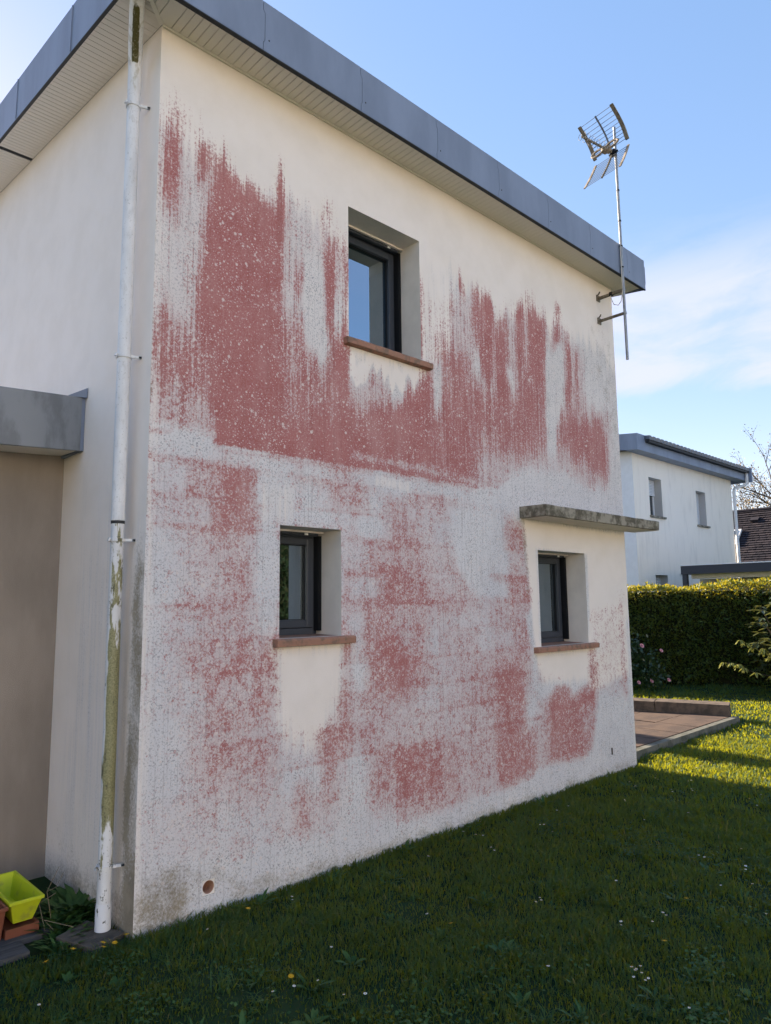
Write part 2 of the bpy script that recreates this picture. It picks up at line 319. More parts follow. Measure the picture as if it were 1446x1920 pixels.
# ------------------------------------------------------------------ the house
HL, ZS, SL, HD = 5.638, 5.456, .1315, 12.0          # length, soffit height, roof slope, depth
F0, F1, YF, XF0, XF1 = 5.429, 5.786, -.291, -.293, 5.905
house = empty('house', (0, 0, 0), 'two storey cream house with red stained front wall and grey roof edge', 'house')
OPEN = {'up': (1.551, 2.345, 3.785, 4.855), 'lo': (.936, 1.469, 1.578, 2.329), 'ri': (3.924, 4.769, 1.378, 2.291)}
VENT = (.412, .494, .128, .212); HOLE = (5.112, 5.142, .215, .285)
DEP = .225
STAIN = """G,1,0.22,-2 470 15 479 38 460 89 466 127 456 155 436 154 376 241 375 243 437 264 468 364 457 503 465 572 451 569 -6 -2 -7
G,0,0.06,370 258 565 253 565 166 527 138 478 140 481 178 481 228 391 230 391 139 396 112 385 120 380 169 374 224
G,0,0.12,393 131 478 132 473 101 394 105
G,0,0.2,92 153 147 153 145 118 135 94 123 85 103 90 93 108
G,0,0.04,156 368 241 370 234 359 218 351 191 354 156 350
G,0.55,0.03,181 278 221 277 219 266 180 268
G,0.6,0.06,74 261 107 263 104 233 77 231
G,0.35,0.06,244 475 278 467 276 407 258 379 238 379 237 468
G,0.15,0.1,478 140 556 166 558 102 478 87
R,0.3,0.08,-2 494 22 503 38 475 156 462 155 282 -2 284
R,0.38,0.1,243 437 285 457 357 471 461 478 511 437 556 415 545 314 238 284
R,0.46,0.03,4 495 11 493 18 503 21 496 15 470 5 465
R,0.85,0.04,6 470 14 472 15 444 12 423 7 417 3 434 4 448
R,0.28,0.06,3 412 28 422 30 362 1 354
R,0.8,0.03,28 474 39 476 40 455 29 450
R,1,0.035,44 281 39 305 34 331 29 358 30 383 34 421 40 449 44 473 48 485 50 467 55 463 61 468 67 470 70 468 76 461 85 459 91 454 94 439 94 376 94 338 109 310 109 284
R,0.7,0.05,1 351 20 356 36 360 42 312 3 306
R,0.47,0.05,1 305 41 309 45 282 35 288 2 290
R,0.7,0.05,94 376 111 377 115 346 138 356 151 375 156 372 156 282 94 281
R,0.98,0.03,82 298 147 309 240 354 260 333 310 336 302 280 155 280 44 281
R,0.95,0.03,148 375 156 370 155 327 180 325 203 336 240 361 250 356 252 295 155 282 143 289 142 361
R,0.8,0.03,88 492 94 493 97 440 87 437
R,0.85,0.02,106 416 112 419 112 397 106 394
R,0.9,0.02,134 442 142 445 142 402 138 375 132 387
R,0.62,0.02,143 445 154 448 154 433 143 431
R,0.6,0.03,125 470 140 474 142 461 127 458
R,0.9,0.012,151 434 155 436 155 377 151 376
R,0.1,0.03,113 417 130 428 132 370 135 358 114 355
R,0.08,0.015,143 393 152 397 151 384 143 379
R,0.03,0.03,156 368 241 370 234 359 219 350 191 354 155 351
R,0.45,0.03,155 350 191 354 202 346 196 332 155 328
R,0.9,0.01,233 462 237 461 237 375 232 374
R,0.74,0.09,239 365 249 371 251 331 254 325 260 375 262 403 270 402 279 398 292 398 298 376 304 367 315 374 324 381 331 373 340 377 353 401 361 368 371 391 383 399 411 403 416 387 414 316 390 307 338 284 302 281 238 283
R,0.9,0.015,287 481 292 478 294 461 286 460
R,0.72,0.03,303 464 316 468 317 392 305 390
R,0.9,0.025,318 459 330 478 336 458 329 390 316 392
R,0.62,0.03,335 454 353 459 355 396 333 391
R,0.85,0.03,338 447 352 445 349 384 335 381
R,0.9,0.02,371 467 384 464 384 402 369 399
R,0.92,0.03,392 468 406 466 420 458 416 398 387 398
R,0.7,0.02,387 484 403 486 407 479 389 475
R,0.8,0.015,443 489 451 489 451 474 440 472
R,0.75,0.02,435 458 449 460 448 439 434 439
R,0.75,0.015,460 456 468 455 466 380 454 377
R,0.7,0.012,477 448 482 448 480 382 471 381
R,0.08,0.02,249 377 258 379 258 342 253 329 249 349
R,0.22,0.03,304 415 318 388 316 373 304 374
R,0.16,0.02,351 400 361 397 365 374 358 373
R,0.08,0.025,424 439 453 438 451 368 437 363 425 309 416 308 419 388
R,0.86,0.06,452 368 468 374 482 364 522 377 534 362 533 310 500 299 472 300 457 304 446 320
R,0.62,0.02,433 362 451 366 446 303 432 307
R,0.58,0.04,306 336 335 346 341 296 311 286
R,0.5,0.03,155 286 238 284 302 281 302 287 239 292 155 292
R,0.36,0.1,303 306 449 331 534 313 532 295 446 300 368 292 338 279 302 280
R,0.4,0.03,309 312 334 315 336 288 310 283
R,0.12,0.05,505 491 571 496 566 398 518 389 491 402
R,0,0.04,338 282 368 302 447 306 498 294 562 301 563 276 366 271 311 276
R,0.12,0.012,0 281 44 280 302 279 354 279 354 270 302 268 219 268 70 269 -1 268
R,0.6,0.012,0 284 14 284 13 282 0 281
R,0.4,0.04,-2 264 73 267 158 265 307 266 353 263 378 125 376 96 320 13 110 -9 2 0
R,0.7,0.02,0 266 75 266 75 268 0 269
R,0.8,0.02,42 265 75 264 75 268 43 269
R,0.9,0.03,44 263 70 265 71 247 76 230 65 227 43 226 45 248
R,0.65,0.02,20 244 74 244 75 246 20 247
R,0.56,0.04,42 225 76 227 74 205 41 204
R,0.72,0.02,22 225 81 226 81 229 22 227
R,0.72,0.02,39 203 77 201 77 204 39 206
R,0.8,0.02,62 203 72 202 73 179 62 179
R,0.8,0.02,23 178 73 178 73 182 23 182
R,0.5,0.04,42 202 62 203 62 182 42 182
R,0.52,0.05,41 178 71 178 71 158 42 159
R,0.6,0.02,18 155 72 156 72 158 17 158
R,0.8,0.03,64 158 72 157 71 140 68 132 46 130 37 133 40 140 60 142
R,0.68,0.04,44 128 71 125 70 93 62 81 47 80 44 96 44 113
R,0.25,0.02,53 123 59 122 58 112 54 112
R,0.3,0.03,51 106 63 105 61 96 51 97
R,0.62,0.02,26 106 47 106 46 110 25 109
R,0.52,0.05,27 97 47 96 47 77 27 82
R,0.55,0.04,71 123 91 122 92 107 70 110
R,0.56,0.03,70 95 92 91 90 81 71 85
R,0.5,0.06,54 79 90 74 87 46 55 50
R,0.13,0.14,-6 221 9 222 20 176 28 69 31 16 2 2
R,0.22,0.14,14 72 93 57 94 12 15 15
R,0.47,0.04,59 40 71 38 68 27 55 26
R,0.78,0.015,86 159 91 153 93 136 91 131 79 132 85 146
R,0.03,0.03,92 153 148 154 145 118 135 101 127 78 101 78 93 108
R,0.22,0.05,93 106 137 94 137 55 93 57
R,0.85,0.03,107 64 116 66 118 31 110 31
R,0.66,0.04,128 93 141 102 142 47 130 41
R,0.7,0.02,149 154 157 151 155 81 138 76 146 122
R,0.14,0.04,75 263 158 262 155 239 94 234 93 160 73 160 74 226
R,0.72,0.012,109 278 106 238 109 238 112 278
R,0.45,0.012,122 274 121 239 124 240 125 274
R,0.42,0.04,136 276 159 275 147 239 137 240
R,0.55,0.02,97 266 152 264 153 266 98 268
R,0.7,0.02,156 267 190 264 190 268 156 270
R,0.75,0.02,218 264 260 262 261 266 219 267
R,0.65,0.02,260 262 289 262 290 264 261 265
R,0.7,0.02,160 267 157 227 161 227 164 267
R,0.05,0.015,181 279 221 277 220 266 180 267
R,0.22,0.015,165 263 190 261 190 248 164 247
R,0.6,0.02,192 261 218 260 218 247 192 248
R,0.7,0.02,162 244 226 244 226 246 163 246
R,0.08,0.015,164 243 187 243 187 229 163 228
R,0.6,0.025,191 241 222 241 223 228 190 228
R,0.72,0.02,162 225 226 225 226 229 162 228
R,0.6,0.02,250 225 285 225 285 228 250 227
R,0.7,0.02,152 203 189 203 189 206 152 206
R,0.75,0.03,187 208 219 206 236 201 239 177 178 176 185 182
R,0.2,0.02,154 201 186 201 184 183 154 183
R,0.72,0.02,172 178 293 178 293 182 172 182
R,0.1,0.05,265 260 352 262 359 194 347 183 296 184 269 220
R,0.3,0.05,225 256 264 260 268 184 236 210
R,0.2,0.04,151 173 172 173 172 119 158 121
R,0.7,0.04,172 177 199 176 198 109 171 108
R,0.72,0.02,172 157 235 156 235 160 172 161
R,0.92,0.04,196 154 218 147 219 104 197 109 191 137
R,0.6,0.06,221 178 288 177 281 158 234 110 220 111
R,0.6,0.02,222 134 287 133 286 136 222 137
R,0.6,0.02,273 133 346 132 346 136 273 137
R,0.3,0.06,235 172 317 175 319 134 265 111 234 114
R,0.55,0.05,171 106 224 102 227 31 171 35
R,0.8,0.05,177 81 224 68 227 37 176 44
R,0.68,0.05,222 76 278 64 270 18 221 32
R,0.25,0.05,154 88 171 82 171 27 146 26
R,0.92,0.04,324 124 358 126 380 77 376 18 320 17 319 66
R,0.45,0.06,279 110 321 106 317 16 270 21
R,0.2,0.02,365 107 380 115 385 91 374 64 362 65
R,0.52,0.04,341 261 363 251 368 194 374 128 361 107 345 194
R,0.62,0.02,318 201 370 196 371 200 319 205
R,0.8,0.015,363 257 370 254 377 204 380 174 373 172 367 219
R,0,0.02,372 258 565 253 569 148 478 135 392 137 391 115 381 125 382 174 377 209
R,0,0.02,393 132 479 132 473 98 439 91 394 95
R,0.3,0.05,482 173 552 178 552 69 476 77
R,0.72,0.015,545 196 552 194 552 80 558 40 546 56 543 138
R,0.5,0.012,484 164 549 165 548 167 484 166
R,0.5,0.012,481 133 552 134 552 136 481 135
R,0.55,0.012,479 109 553 107 553 110 478 111
R,0.8,0.012,476 131 488 130 487 81 473 81
R,0.55,0.015,385 131 390 128 394 102 387 103
R,0.6,0.012,390 107 437 108 436 111 390 110
R,1,0.035,400 88 417 100 439 96 444 84 457 94 474 95 486 81 476 35 458 26 398 31 393 56
R,0.5,0.03,383 94 402 88 397 25 375 28
R,0.62,0.03,462 78 487 70 476 35 458 30
R,0.08,0.05,491 86 552 74 555 13 482 13
R,0.05,0.08,-1 36 110 24 268 17 398 27 567 22 565 -3 0 -5
B,0.55,0.08,0 -1 0 22 56 15 146 12 295 10 565 14 565 0
B,0.7,0.12,1 -1 1 35 28 34 63 20 67 -6
B,0.5,0.02,364 268 374 257 379 204 373 169 369 224
B,0.5,0.05,366 268 561 266 564 272 367 273
B,0.6,0.012,-2 467 0 471 1 317 0 275 1 132 0 132 -1 284
B,0.3,0.1,505 491 573 496 566 342 548 339 524 397
B,0.3,0.06,29 25 63 20 67 -12 32 -4"""
def lines(L, step, cuts):
    a = list(np.arange(0, L, step))+[L]+list(cuts); a = np.unique(np.round(a, 4)); keep = [a[0]]
    cs = set(np.round(cuts, 4))
    for x in a[1:]:
        if x-keep[-1] < step*.35:
            if x in cs or x == round(L, 4):
                if keep[-1] in cs: keep.append(x)
                else: keep[-1] = x
            continue
        keep.append(x)
    return np.array(keep)
def polymask(px, pz, poly, feather):
    poly = np.array(poly, float); n = len(poly); inside = np.zeros(px.shape, bool); d2 = np.full(px.shape, 1e9)
    for i in range(n):
        x1, z1 = poly[i]; x2, z2 = poly[(i+1) % n]
        if abs(z2-z1) > 1e-9:
            c = ((z1 > pz) != (z2 > pz)) & (px < (x2-x1)*(pz-z1)/(z2-z1)+x1); inside ^= c
        ex, ez = x2-x1, z2-z1; l2 = ex*ex+ez*ez+1e-12
        t = np.clip(((px-x1)*ex+(pz-z1)*ez)/l2, 0, 1); d2 = np.minimum(d2, (px-x1-t*ex)**2+(pz-z1-t*ez)**2)
    sd_ = np.sqrt(d2)*np.where(inside, 1, -1)
    u = np.clip(sd_/feather*.5+.5, 0, 1); return u*u*(3-2*u)
def vnoise(x, z, seed, n=64):
    g_ = np.random.default_rng(seed).random((n, n)); xi = np.floor(x).astype(int); zi = np.floor(z).astype(int)
    fx = x-xi; fz = z-zi; fx = fx*fx*(3-2*fx); fz = fz*fz*(3-2*fz)
    a = g_[xi % n, zi % n]; b = g_[(xi+1) % n, zi % n]; c = g_[xi % n, (zi+1) % n]; d = g_[(xi+1) % n, (zi+1) % n]
    return (a*(1-fx)+b*fx)*(1-fz)+(c*(1-fx)+d*fx)*fz-.5
rects = list(OPEN.values())+[VENT, HOLE]
xs = lines(HL, .02, [r[0] for r in rects]+[r[1] for r in rects]); zs = lines(ZS, .02, [r[2] for r in rects]+[r[3] for r in rects])
X, Z = np.meshgrid(xs, zs, indexing='ij')
wx = X+.018*vnoise(X*9, Z*9, 1)+.012*vnoise(X*24, Z*24, 2)
ups = np.clip((Z-2.55)/.5, 0, 1)
wz = Z+.012*vnoise(X*9, Z*9, 3)+ups*(.16*vnoise(X*11, Z*.6, 4)+.22*vnoise(X*24, Z*.5, 5))*np.clip((Z-3.0)/.6, 0, 1)
chn = {'R': np.zeros_like(X), 'G': np.zeros_like(X), 'B': np.zeros_like(X)}
for ln in STAIN.strip().split('\n'):
    ch, v, f, co = ln.split(','); co = np.array(co.split(), float).reshape(-1, 2)/100
    x0, z0 = co.min(0)-.35; x1, z1 = co.max(0)+.35
    m_ = (X >= x0) & (X <= x1) & (Z >= z0) & (Z <= z1)
    k = polymask(wx[m_], wz[m_], co, float(f)*1.3); a = chn[ch]; a[m_] = a[m_]*(1-k)+float(v)*k
def blur(a, ax, n):
    for _ in range(n):
        p_ = np.pad(a, [(1, 1) if i == ax else (0, 0) for i in (0, 1)], mode='edge')
        a = (p_[:-2]+2*a+p_[2:])/4 if ax == 0 else (p_[:, :-2]+2*a+p_[:, 2:])/4
    return a
low_ = np.clip((2.80-Z)/.12, 0, 1)
Rl = np.interp(blur(blur(chn['R'], 0, 9), 1, 5), [0, .05, .2, .34, .45, .7, 1], [0, .05, .23, .345, .42, .55, .71])
# the blockwork telegraphs through the render: courses 21 cm high, blocks about half a metre long
courses = [2.668, 2.457, 2.272, 2.036, 1.803, 1.590, 1.378, 1.165, .952, .74]
gate = np.clip((Rl-.10)/.15, 0, 1)*np.clip((3.95-X)/.1, 0, 1)
for i, zc in enumerate(courses):
    zl = zc+.006*vnoise(X*3, 0*X, 200+i); on = np.clip(.5+1.6*vnoise(X*1.7+i*7, 0*X+i*3.3, 220), 0, 1)
    Rl = Rl+gate*.17*on*np.exp(-((Z-zl)/.014)**2)
bi = np.searchsorted(-np.array(courses), -Z); bx = np.floor((X+.25*(bi % 2))/.5).astype(int)
Rl = Rl+gate*.16*(np.random.default_rng(77).random((20, 30))[bi, bx+1]-.5)
fr_ = ((X+.25*(bi % 2))/.5) % 1.; jx = np.exp(-((np.minimum(fr_, 1-fr_)*.5)/.013)**2)
Rl = np.clip(Rl+gate*.13*jx*np.clip(.3+1.8*vnoise(X*2.3, Z*2.3, 240), 0, 1), 0, 1)
Ru = blur(blur(chn['R'], 1, 16), 0, 2)
Ru = np.where(Z > 2.78, np.where(Z < 2.95, chn['R'], Ru), Ru)
chn['R'] = Ru*(1-low_)+Rl*low_
def wallmesh(name, X, Z, rects, col, mat_, parent, place):
    nx, nz = X.shape; idx = np.arange(nx*nz).reshape(nx, nz)
    f = np.stack([idx[:-1, :-1], idx[1:, :-1], idx[1:, 1:], idx[:-1, 1:]], -1).reshape(-1, 4)
    cx = ((X[:-1, :-1]+X[1:, 1:])/2).ravel(); cz = ((Z[:-1, :-1]+Z[1:, 1:])/2).ravel(); keep = np.ones(len(f), bool)
    for a, b, c, d in rects: keep &= ~((cx > a) & (cx < b) & (cz > c) & (cz < d))
    v = place(X.ravel(), Z.ravel())
    o = npmesh(name, v, f[keep], mat_, parent, {'stain': col}); o.data.polygons.foreach_set('use_smooth', np.ones(keep.sum(), bool)); return o
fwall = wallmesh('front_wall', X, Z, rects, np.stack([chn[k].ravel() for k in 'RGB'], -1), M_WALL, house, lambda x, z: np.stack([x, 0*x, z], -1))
tag(fwall, 'cream front wall covered in red algae streaks and lichen spots')
# side wall (towards the downpipe)
ys = np.linspace(0, HD, 300); ts = np.linspace(0, 1, 137)
Y, T = np.meshgrid(ys, ts, indexing='ij'); ZZ = T*(ZS+SL*Y)
G = .4*np.clip((3.6-ZZ)/1.6, 0, 1)*np.clip((1.5-Y)/.5, 0, 1)*(1+.5*vnoise(Y*14, ZZ*1.5, 8))
low = np.clip((2.38-ZZ)/.5, 0, 1); nearc = np.clip((.215+.05*vnoise(Y*5, ZZ*3, 9)-Y)/.07, 0, 1)
B = low*nearc*(.55+.55*vnoise(Y*22, ZZ*1.4, 10)+.35*vnoise(Y*9, ZZ*4, 12)+.25*np.clip((1.2-ZZ)/1.2, 0, 1))
B = np.maximum(B, np.clip((.45-ZZ)/.5, 0, 1)*.7); B = np.maximum(B, .28*np.clip((.9-ZZ)/.9, 0, 1)*np.clip(1-np.abs(Y-.75)/.6, 0, 1))
swall = wallmesh('side_wall', Y, ZZ, [], np.stack([0*Y.ravel(), G.ravel(), B.ravel()], -1), M_WALL, house, lambda y, z: np.stack([0*y, y, z], -1)[:, :])
swall.data.flip_normals()
for nm, mbq in (('side_wall', [(HL,0,0),(HL,HD,0),(HL,HD,ZS+SL*HD),(HL,0,ZS)]), ('back_wall', [(0,HD,0),(0,HD,ZS+SL*HD),(HL,HD,ZS+SL*HD),(HL,HD,0)])):
    q = MB(); q.add(mbq, [(0,1,2,3)]); q.build(nm, M_CREAM, house)
# reveals, windows, sills
def reveal(r):
    x0, x1, z0, z1 = r; q = MB(); d = DEP+.13
    q.add([(x0,0,z0),(x0,d,z0),(x0,d,z1),(x0,0,z1)], [(0,1,2,3)]); q.add([(x1,0,z0),(x1,0,z1),(x1,d,z1),(x1,d,z0)], [(0,1,2,3)])
    q.add([(x0,0,z1),(x0,d,z1),(x1,d,z1),(x1,0,z1)], [(0,1,2,3)]); q.add([(x0,0,z0),(x1,0,z0),(x1,d,z0),(x0,d,z0)], [(0,1,2,3)])
    return q.build('window_reveal', M_CLEAN, house)
def ring(q, x0, x1, z0, z1, t, y0, y1, tb=None):
    tb = t if tb is None else tb
    q.box(x0, x0+t, y0, y1, z0, z1); q.box(x1-t, x1, y0, y1, z0, z1)
    q.box(x0+t, x1-t, y0, y1, z0, z0+tb); q.box(x0+t, x1-t, y0, y1, z1-t, z1)
def window(r, curt, handle):
    x0, x1, z0, z1 = r; q = MB(); e = .001
    ring(q, x0+e, x1-e, z0+e, z1-e, .042, DEP+.06, DEP+.125, .05)
    wn = q.build('window', M_FRAME, house, bevel=.003)
    q = MB(); ring(q, x0+.046, x1-.046, z0+.055, z1-.046, .05, DEP+.052, DEP+.116, .055); q.build('sash', M_FRAME, wn, bevel=.004)
    q = MB(); ring(q, x0+.093, x1-.093, z0+.107, z1-.093, .008, DEP+.078, DEP+.10); q.build('glazing_gasket', M_BLACK, wn)
    q = MB(); q.add([(x0+.09,DEP+.092,z0+.1),(x1-.09,DEP+.092,z0+.1),(x1-.09,DEP+.092,z1-.09),(x0+.09,DEP+.092,z1-.09)], [(0,1,2,3)]); q.build('pane', M_GLASS, wn)
    for xa in (x0+e, x1-e-.028):
        q = MB(); q.box(xa, xa+.028, DEP, DEP+.058, z0+.03, z1-.03); q.box(xa+.008, xa+.02, DEP-.004, DEP+.001, z0+.03, z1-.03); q.build('shutter_rail', M_BLACK, wn)
    q = MB(); q.box(x0+.03, x1-.03, DEP, DEP+.04, z1-.032, z1-.006); q.build('shutter_slat', M_FRAME, wn, bevel=.004)
    q = MB(); q.box(x0+.002, x1-.002, DEP-.03, DEP-.008, z1-.014, z1-.001); q.build('shutter_slot_trim', M_CREAM, wn)
    q = MB(); q.box(x1-.16, x1-.13, DEP-.008, DEP-.0, z1-.03, z1-.012); q.build('shutter_stop', M_WINW, wn)
    # room behind the glass
    q = MB(); a, b, c, d, y0, y1 = x0-.5, x1+.5, z0-.4, z1+.25, DEP+.14, 2.3
    q.add([(a,y0,c),(b,y0,c),(b,y1,c),(a,y1,c),(a,y0,d),(b,y0,d),(b,y1,d),(a,y1,d)], [(0,1,2,3),(7,6,5,4),(1,5,6,2),(2,6,7,3),(3,7,4,0)]); q.build('room', M_ROOM, wn)
    if curt:
        u0, u1 = curt; n = 40; q = MB(); xa = x0+(x1-x0)*u0; xb = x0+(x1-x0)*u1
        q.add([(xa+(xb-xa)*i/n, DEP+.17+.012*math.sin(i*1.3), z) for i in range(n+1) for z in (z0, z1)], [(2*i, 2*i+2, 2*i+3, 2*i+1) for i in range(n)]); q.build('curtain', M_CURT, wn, smooth=True)
    if handle:
        q = MB(); hz = (z0+z1)/2-.08; q.box(x1-.12, x1-.1, DEP+.118, DEP+.135, hz-.04, hz+.04); q.box(x1-.122, x1-.1, DEP+.135, DEP+.15, hz-.12, hz+.01); q.build('handle', M_BLACK, wn)
    return wn
def sill(x0, x1, z, name='window_sill'):
    q = MB(); n = 14; t = .054; rr = random.Random(int(x0*100))
    prof = lambda j: [(-.055+j, z-t+.004), (-.058+j, z-.012), (-.048+j, z-.001), (DEP+.06, z+.007), (DEP+.06, z-t), (-.03, z-t)]
    vs_ = []; fs_ = []
    for i in range(n+1):
        x = x0+(x1-x0)*i/n; pr = prof(rr.uniform(-.003, .003)); vs_ += [(x, a, b) for a, b in pr]
    k = 6
    for i in range(n): fs_ += [(i*k+j, (i+1)*k+j, (i+1)*k+(j+1) % k, i*k+(j+1) % k) for j in range(k)]
    fs_ += [tuple(range(k)), tuple(n*k+j for j in range(k-1, -1, -1))]
    q.add(vs_, [f[::-1] for f in fs_]); return q.build(name, M_TERRA, house)
for k, cu, ha in (('up', None, True), ('lo', (-.1, 1.1), False), ('ri', (-.1, .62), True)):
    reveal(OPEN[k]); o = window(OPEN[k], cu, ha)
    tag(o, {'up': 'upper floor window reflecting blue sky', 'lo': 'small ground floor window left of centre', 'ri': 'ground floor window under the concrete canopy'}[k])
sill(1.50, 2.435, 3.784); sill(.885, 1.56, 1.577); sill(3.80, 4.885, 1.377)
# concrete canopy
q = MB(); n = 24; vs_ = []; rr = random.Random(3)
for i in range(n+1):
    x = 3.653+(5.894-3.653)*i/n; j = [rr.uniform(-.003, .003) for _ in range(4)]
    vs_ += [(x, .02, 2.578), (x, -.29+j[0], 2.579), (x, -.293+j[1], 2.672), (x, -.285+j[2], 2.681+j[3]*.6), (x, .02, 2.686)]
k = 5; fs_ = [(i*k+j, i*k+(j+1) % k, (i+1)*k+(j+1) % k, (i+1)*k+j) for i in range(n) for j in range(k)]+[(4,3,2,1,0), tuple(n*k+j for j in range(k))]
q.add(vs_, fs_); q.build('concrete_canopy', M_CONC, house)
q = MB(); q.box(3.69, 5.86, -.262, -.002, 2.5735, 2.5765); q.build('canopy_underside', M_CLEAN, house)
# vent tube and small hole
q = MB(); cx, cz, r, n = .453, .17, .037, 24
ang = [2*math.pi*i/n for i in range(n)]
def sq(a):
    c, s_ = math.cos(a), math.sin(a); kk = .041/max(abs(c), abs(s_)); return (cx+c*kk, .002, cz+s_*kk*1.02)
q.add([sq(a) for a in ang]+[(cx+r*math.cos(a), .004, cz+r*math.sin(a)) for a in ang], [(i, (i+1) % n, n+(i+1) % n, n+i) for i in range(n)]); q.build('vent_collar', M_CLEAN, house)
q = MB(); rings = 14; vs_ = []
for k_ in range(rings): vs_ += [(cx+(r-.0035*(k_ % 2))*math.cos(a), .004+.009*k_, cz+(r-.0035*(k_ % 2))*math.sin(a)) for a in ang]
fs_ = [(k_*n+i, k_*n+(i+1) % n, (k_+1)*n+(i+1) % n, (k_+1)*n+i) for k_ in range(rings-1) for i in range(n)]+[tuple((rings-1)*n+i for i in range(n))]
q.add(vs_, fs_); q.build('vent_pipe', mat('ribbed_duct', (.46, .25, .16), .6, .3), house)
q = MB(); a, b, c, d = HOLE; q.add([(a,0,c),(b,0,c),(b,0,d),(a,0,d),(a,.09,c),(b,.09,c),(b,.09,d),(a,.09,d)], [(0,4,5,1),(1,5,6,2),(2,6,7,3),(3,7,4,0),(4,7,6,5)]); q.build('wall_hole', M_KERB, house)
# ---- soffit boards
bw = .056; gap = .0045
def board(parent, x0, x1, ya, yb, za, zb, m_):      # quad prism: corners given per side
    pass
q = MB(); q.box(0, bw-gap, YF+.004, -.002, ZS, ZS+.008); proto = q.build('soffit_board', M_SOFF, house); proto.location = (0, 0, 0)
nb = int((XF1-.01)/bw)
for i in range(1, nb+1):
    if (i+1)*bw > XF1-.004: break
    copyobj(proto, house, (i*bw, 0, 0))
q = MB(); q.box(XF0, XF1, YF, 0, ZS+.0085, ZS+.011); q.box(XF0, 0, 0, HD, 0, 0) ; q = MB()
q.add([(XF0,YF,ZS+.0095),(XF1-.003,YF,ZS+.0095),(XF1-.003,0.,ZS+.0095),(XF0,0.,ZS+.0095)], [(3,2,1,0)])
q.add([(XF0,0,ZS+.0095),(-.0,0,ZS+.0095),(0,HD,ZS+.0095+SL*HD),(XF0,HD,ZS+.0095+SL*HD)], [(3,2,1,0)]); q.build('soffit_backing', mat('soffit_joint', (.16, .14, .11), .9, .1), house)
nside = int(6.2/bw)
q = MB(); dz = SL*(bw-gap); q.hexa([(XF0+.004,0,ZS),(-.002,0,ZS),(-.002,bw-gap,ZS+dz),(XF0+.004,bw-gap,ZS+dz),(XF0+.004,0,ZS+.008),(-.002,0,ZS+.008),(-.002,bw-gap,ZS+.008+dz),(XF0+.004,bw-gap,ZS+.008+dz)])
sproto = q.build('soffit_board', M_SOFFD, house); VB = 45
vent_y = None
for i in range(1, nside):
    if i == VB: vent_y = i*bw; continue
    copyobj(sproto, house, (0, i*bw, SL*i*bw))
yb = nside*bw; q = MB(); q.add([(XF0+.004,yb,ZS+SL*yb),(-.002,yb,ZS+SL*yb),(-.002,HD,ZS+SL*HD),(XF0+.004,HD,ZS+SL*HD)], [(3,2,1,0)]); q.build('soffit_sheet', M_SOFFD, house)
q = MB(); y0 = vent_y; q.hexa([(XF0+.004,y0,ZS+SL*y0+.004),(-.002,y0,ZS+SL*y0+.004),(-.002,y0+bw-gap,ZS+SL*(y0+bw)+.004),(XF0+.004,y0+bw-gap,ZS+SL*(y0+bw)+.004)]+[(XF0+.004,y0,ZS+SL*y0+.008),(-.002,y0,ZS+SL*y0+.008),(-.002,y0+bw-gap,ZS+SL*(y0+bw)+.008),(XF0+.004,y0+bw-gap,ZS+SL*(y0+bw)+.008)])
for i in range(24): q.box(XF0+.006+i*.012, XF0+.012+i*.012, y0+.004, y0+.046, ZS+SL*y0+.001, ZS+SL*y0+.004)
q.build('soffit_vent', M_DARK, house)
# corner boards cut on the mitre
ang_ = YF/XF0
i = 0
while (i+1)*bw < -XF0:
    xa = -(i+1)*bw+gap; xb = -i*bw
    q = MB(); q.hexa([(xa,YF+.004,ZS),(xb,YF+.004,ZS),(xb,xb*ang_-.012,ZS),(xa,min(xa*ang_-.012, -.0),ZS)]+[(xa,YF+.004,ZS+.008),(xb,YF+.004,ZS+.008),(xb,xb*ang_-.012,ZS+.008),(xa,xa*ang_-.012,ZS+.008)]); q.build('soffit_board', M_SOFF, house)
    ya = -(i+1)*bw+gap; yb = -i*bw
    q = MB(); q.hexa([(XF0+.004,ya,ZS),(ya/ang_-.012,ya,ZS),(yb/ang_-.012,yb,ZS),(XF0+.004,yb,ZS)]+[(XF0+.004,ya,ZS+.008),(ya/ang_-.012,ya,ZS+.008),(yb/ang_-.012,yb,ZS+.008),(XF0+.004,yb,ZS+.008)]); q.build('soffit_board', M_SOFFD, house)
    i += 1
q = MB(); q.bar((XF0+.01, YF+.01, ZS-.001), (-.004, -.004, ZS-.001), .028, .006); q.build('corner_strip', M_SOFF, house)
q = MB(); q.box(0, HL, -.016, -.001, ZS-.012, ZS-.001); q.build('edge_strip', M_SOFF, house)
# ---- fascia panels
def fascia(x0, x1):
    q = MB(); th = .012; g_ = .004; z1 = (F1-F0); xa, xb = x0+g_, x1
    # lapped joint: the left edge of each panel steps sideways near its top and bottom
    out = [(xa-.012,F0),(xa-.012,F0+.055),(xa,F0+.075),(xa,F1-.085),(xa-.014,F1-.065),(xa-.014,F1),(xb-.014,F1),(xb-.014,F1-.065),(xb,F1-.085),(xb,F0+.075),(xb-.012,F0+.055),(xb-.012,F0)]
    n = len(out); vs_ = [(a, YF-.006, b) for a, b in out]+[(a, YF+.006, b) for a, b in out]
    q.add(vs_, [tuple(range(n-1, -1, -1)), tuple(range(n, 2*n))]+[(i, (i+1) % n, n+(i+1) % n, n+i) for i in range(n)])
    return q.build('fascia_panel', M_ZINC, house)
js = [XF0+.006, .574, 1.437, 2.274, 3.103, 3.897, 4.687, 5.488, XF1+.012]
for a, b in zip(js[:-1], js[1:]):
    p_ = fascia(a, b)
    q = MB(); q.tube([(a+.035, YF-.008, F0+.09), (a+.035, YF-.004, F0+.09)], .006, 8); q.build('rivet', M_DARK, p_)
